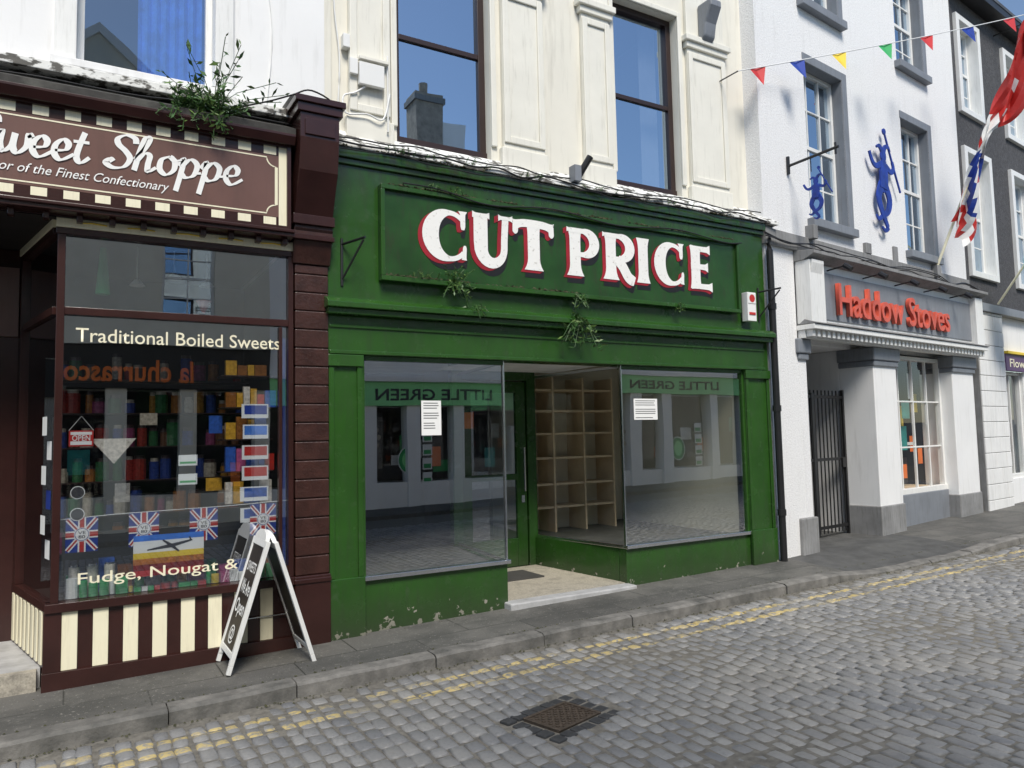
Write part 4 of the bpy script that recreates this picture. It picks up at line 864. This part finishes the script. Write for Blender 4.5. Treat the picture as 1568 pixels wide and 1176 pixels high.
# ============================================================ OPPOSITE TERRACE
def opp(name,X0,X1,eave,wall,fas,signs,tm,sz,winrows,chim=None,gable=None,decals=()):
    P=E(name,(0,-4,0),math.pi); x0,x1=-X1,-X0
    n=max(2,int((x1-x0)/2.6)); ops=[]; 
    for r0,r1 in winrows:
        for i in range(n):
            c=x0+(x1-x0)*(i+.5)/n; ops.append((c-.5,c+.5,r0,r1))
    b=B(); b.wall(x0,x1,sz[1]+.1,eave,0,.3,ops,wall)
    b.box(x0,x1,-.12,.3,sz[0],sz[1],fas); b.box(x0,x1,-.2,.3,sz[1],sz[1]+.1,wall)
    random.seed(int(X0*10)+100); x=x0
    while x<x1-.3:
        w=R(.18,.4); b.box(x,x+w,-.06,.3,-.2,sz[0],wall); x+=w+R(.7,1.7)
    b.box(x0,x1,.02,.3,-.2,.5,wall)
    b.box(x0,x1,.9,1.0,.5,sz[0],'room'); b.prism([(-.25,eave),(-.25,eave+.06),(3,eave+1.9),(6,eave)],x0,x1,'slate'); b.box(x0,x1,5.7,6,-.2,eave,wall)
    for i in range(14):
        x=R(x0,x1-.5); z=R(.6,1.7); b.rect(x,x+R(.15,.5),z,z+R(.2,.5),.25+i*.01,random.choice(['paper','teal','orange','cloth_green','curtain_white']))
    for (kind,X,Z,r) in decals:
        if kind=='wreath':
            for i in range(10):
                an=2*math.pi*i/10; b.disc(-X+r*math.cos(an),Z+r*math.sin(an),r*.22,.10-.001*i,'opp_stone',10)
            b.disc(-X,Z,r*.35,.095,'paper',12)
        if kind=='logo': b.disc(-X,Z,r,.10,'paper',24,rz=r*1.2); b.disc(-X,Z,r*.92,.098,'cloth_green',24,rz=r*1.1); b.disc(-X,Z,r*.6,.096,'fascia_green',24,rz=r*.75)
        if kind=='cards':
            for i in range(4): b.rect(-X-.12,-X+.12,Z-.65+i*.32,Z-.65+i*.32+.26,.10,'paper'); b.rect(-X-.09,-X+.09,Z-.62+i*.32,Z-.62+i*.32+.1,.098,'cloth_green')
    if chim: c0,c1,ct=chim; b.box(-c1,-c0,1.6,2.3,eave,ct,'opp_stone'); b.box(-c1-.05,-c0+.05,1.55,2.35,ct-.25,ct-.1,'stone_grey'); b.tube([(-(c0+c1)/2,1.95,ct),(-(c0+c1)/2,1.95,ct+.4)],.12,'opp_stone',10); b.box(-c1-.7,-c1,1.65,2.2,eave,ct-.7,'opp_white')
    if gable:
        g0_,g1_,gt,gb=gable; mx=(g0_+g1_)/2
        b.face([(-g1_,-.3,gb),(-g0_,-.3,gb),(-mx,-.3,gt)],'opp_wall'); b.box(-g1_,-g0_,-.3,.0,eave,gb,'opp_wall'); b.face([(-g1_,-.35,gb),(-mx,-.35,gt),(-mx,3,gt),(-g1_,3,gb)],'slate'); b.face([(-g0_,-.35,gb),(-mx,-.35,gt),(-mx,3,gt),(-g0_,3,gb)],'slate')
        b.ribbon([(-g1_-.1,gb-.1),(-mx,gt),(-g0_+.1,gb-.1)],.2,-.37,'opp_white',th=.06); b.box(-mx-.3,-mx+.3,-.32,-.301,gb-.5,gb+.4,'room')
    b.done('walls',P)
    g=B(); g.rect(x0,x1,.5,sz[0],.15,'glass_clear'); g.done('shop_glass',P)
    for i,o_ in enumerate(ops): sash(P,*o_,0,'white_frame',nx=2,nz=2,nm='window')
    for (bd,a,c) in signs: text(bd,tm,P,'lettering',FM(-c,-.125,sz[0]+.12),c-a,(sz[1]-sz[0])*.5,off=.02)
    return P
opp('restaurant_building',-9,3.6,6.4,'opp_wall','fascia_black',[('la churrasco',-.1,2.1)],'orange',(2.55,3.4),[(4.0,5.6)],gable=(-1.4,2.2,9.7,8.3))
opp('paint_shop_building',3.6,11.4,6.2,'opp_white','fascia_green',[('LITTLE GREEN',5.9,8.9)],'ink',(2.25,2.8),[(3.9,5.5)],chim=(8.0,8.8,11.0),decals=(('wreath',5.76,1.53,.28),('logo',6.77,1.0,.26),('cards',7.25,1.1,0)))
opp('paint_shop_building.001',11.4,25,6.3,'opp_white','fascia_green',[('LITTLE GREEN',13.2,16.6)],'ink',(2.6,3.1),[(3.9,5.5)],decals=(('logo',15.1,1.05,.28),('cards',15.9,1.2,0),('wreath',13.4,1.4,.28)))
# ============================================================ LIGHT
w=bpy.data.worlds.new('World'); sc.world=w; w.use_nodes=True; t=w.node_tree; bg=t.nodes['Background']
EL=math.radians(51)
sky=t.nodes.new('ShaderNodeTexSky'); sky.sky_type='NISHITA'; sky.sun_disc=False; sky.sun_elevation=EL; sky.sun_rotation=math.radians(196); sky.air_density=1; sky.dust_density=.4
t.links.new(sky.outputs[0],bg.inputs[0]); bg.inputs[1].default_value=.15
L=bpy.data.lights.new('sun','SUN'); L.energy=4.3; L.angle=math.radians(22); L.color=(1,.945,.85)
so=bpy.data.objects.new('sun',L); sc.collection.objects.link(so); d=Vector((.28*math.cos(EL),.96*math.cos(EL),-math.sin(EL))); so.rotation_euler=d.to_track_quat('-Z','Y').to_euler(); so.location=(-5,-20,25)
# ============================================================ CAMERA
yw,pt,rl=[math.radians(a) for a in (30.672,4.097,-1.273)]
Fv=Vector((math.sin(yw)*math.cos(pt),math.cos(yw)*math.cos(pt),math.sin(pt))); Rv=Vector((math.cos(yw),-math.sin(yw),0)); Uv=Rv.cross(Fv)
R2=math.cos(rl)*Rv+math.sin(rl)*Uv; U2=-math.sin(rl)*Rv+math.cos(rl)*Uv
cd=bpy.data.cameras.new('camera'); cd.sensor_width=36; cd.lens=1145.4/1568*36; cd.clip_end=1000; cd.clip_start=.05
co=bpy.data.objects.new('camera',cd); sc.collection.objects.link(co)
co.matrix_world=Matrix(((R2.x,U2.x,-Fv.x,0),(R2.y,U2.y,-Fv.y,0),(R2.z,U2.z,-Fv.z,1.464),(0,0,0,1)))
sc.camera=co
sc.view_settings.view_transform='Standard'; sc.view_settings.look='None'; sc.view_settings.exposure=0
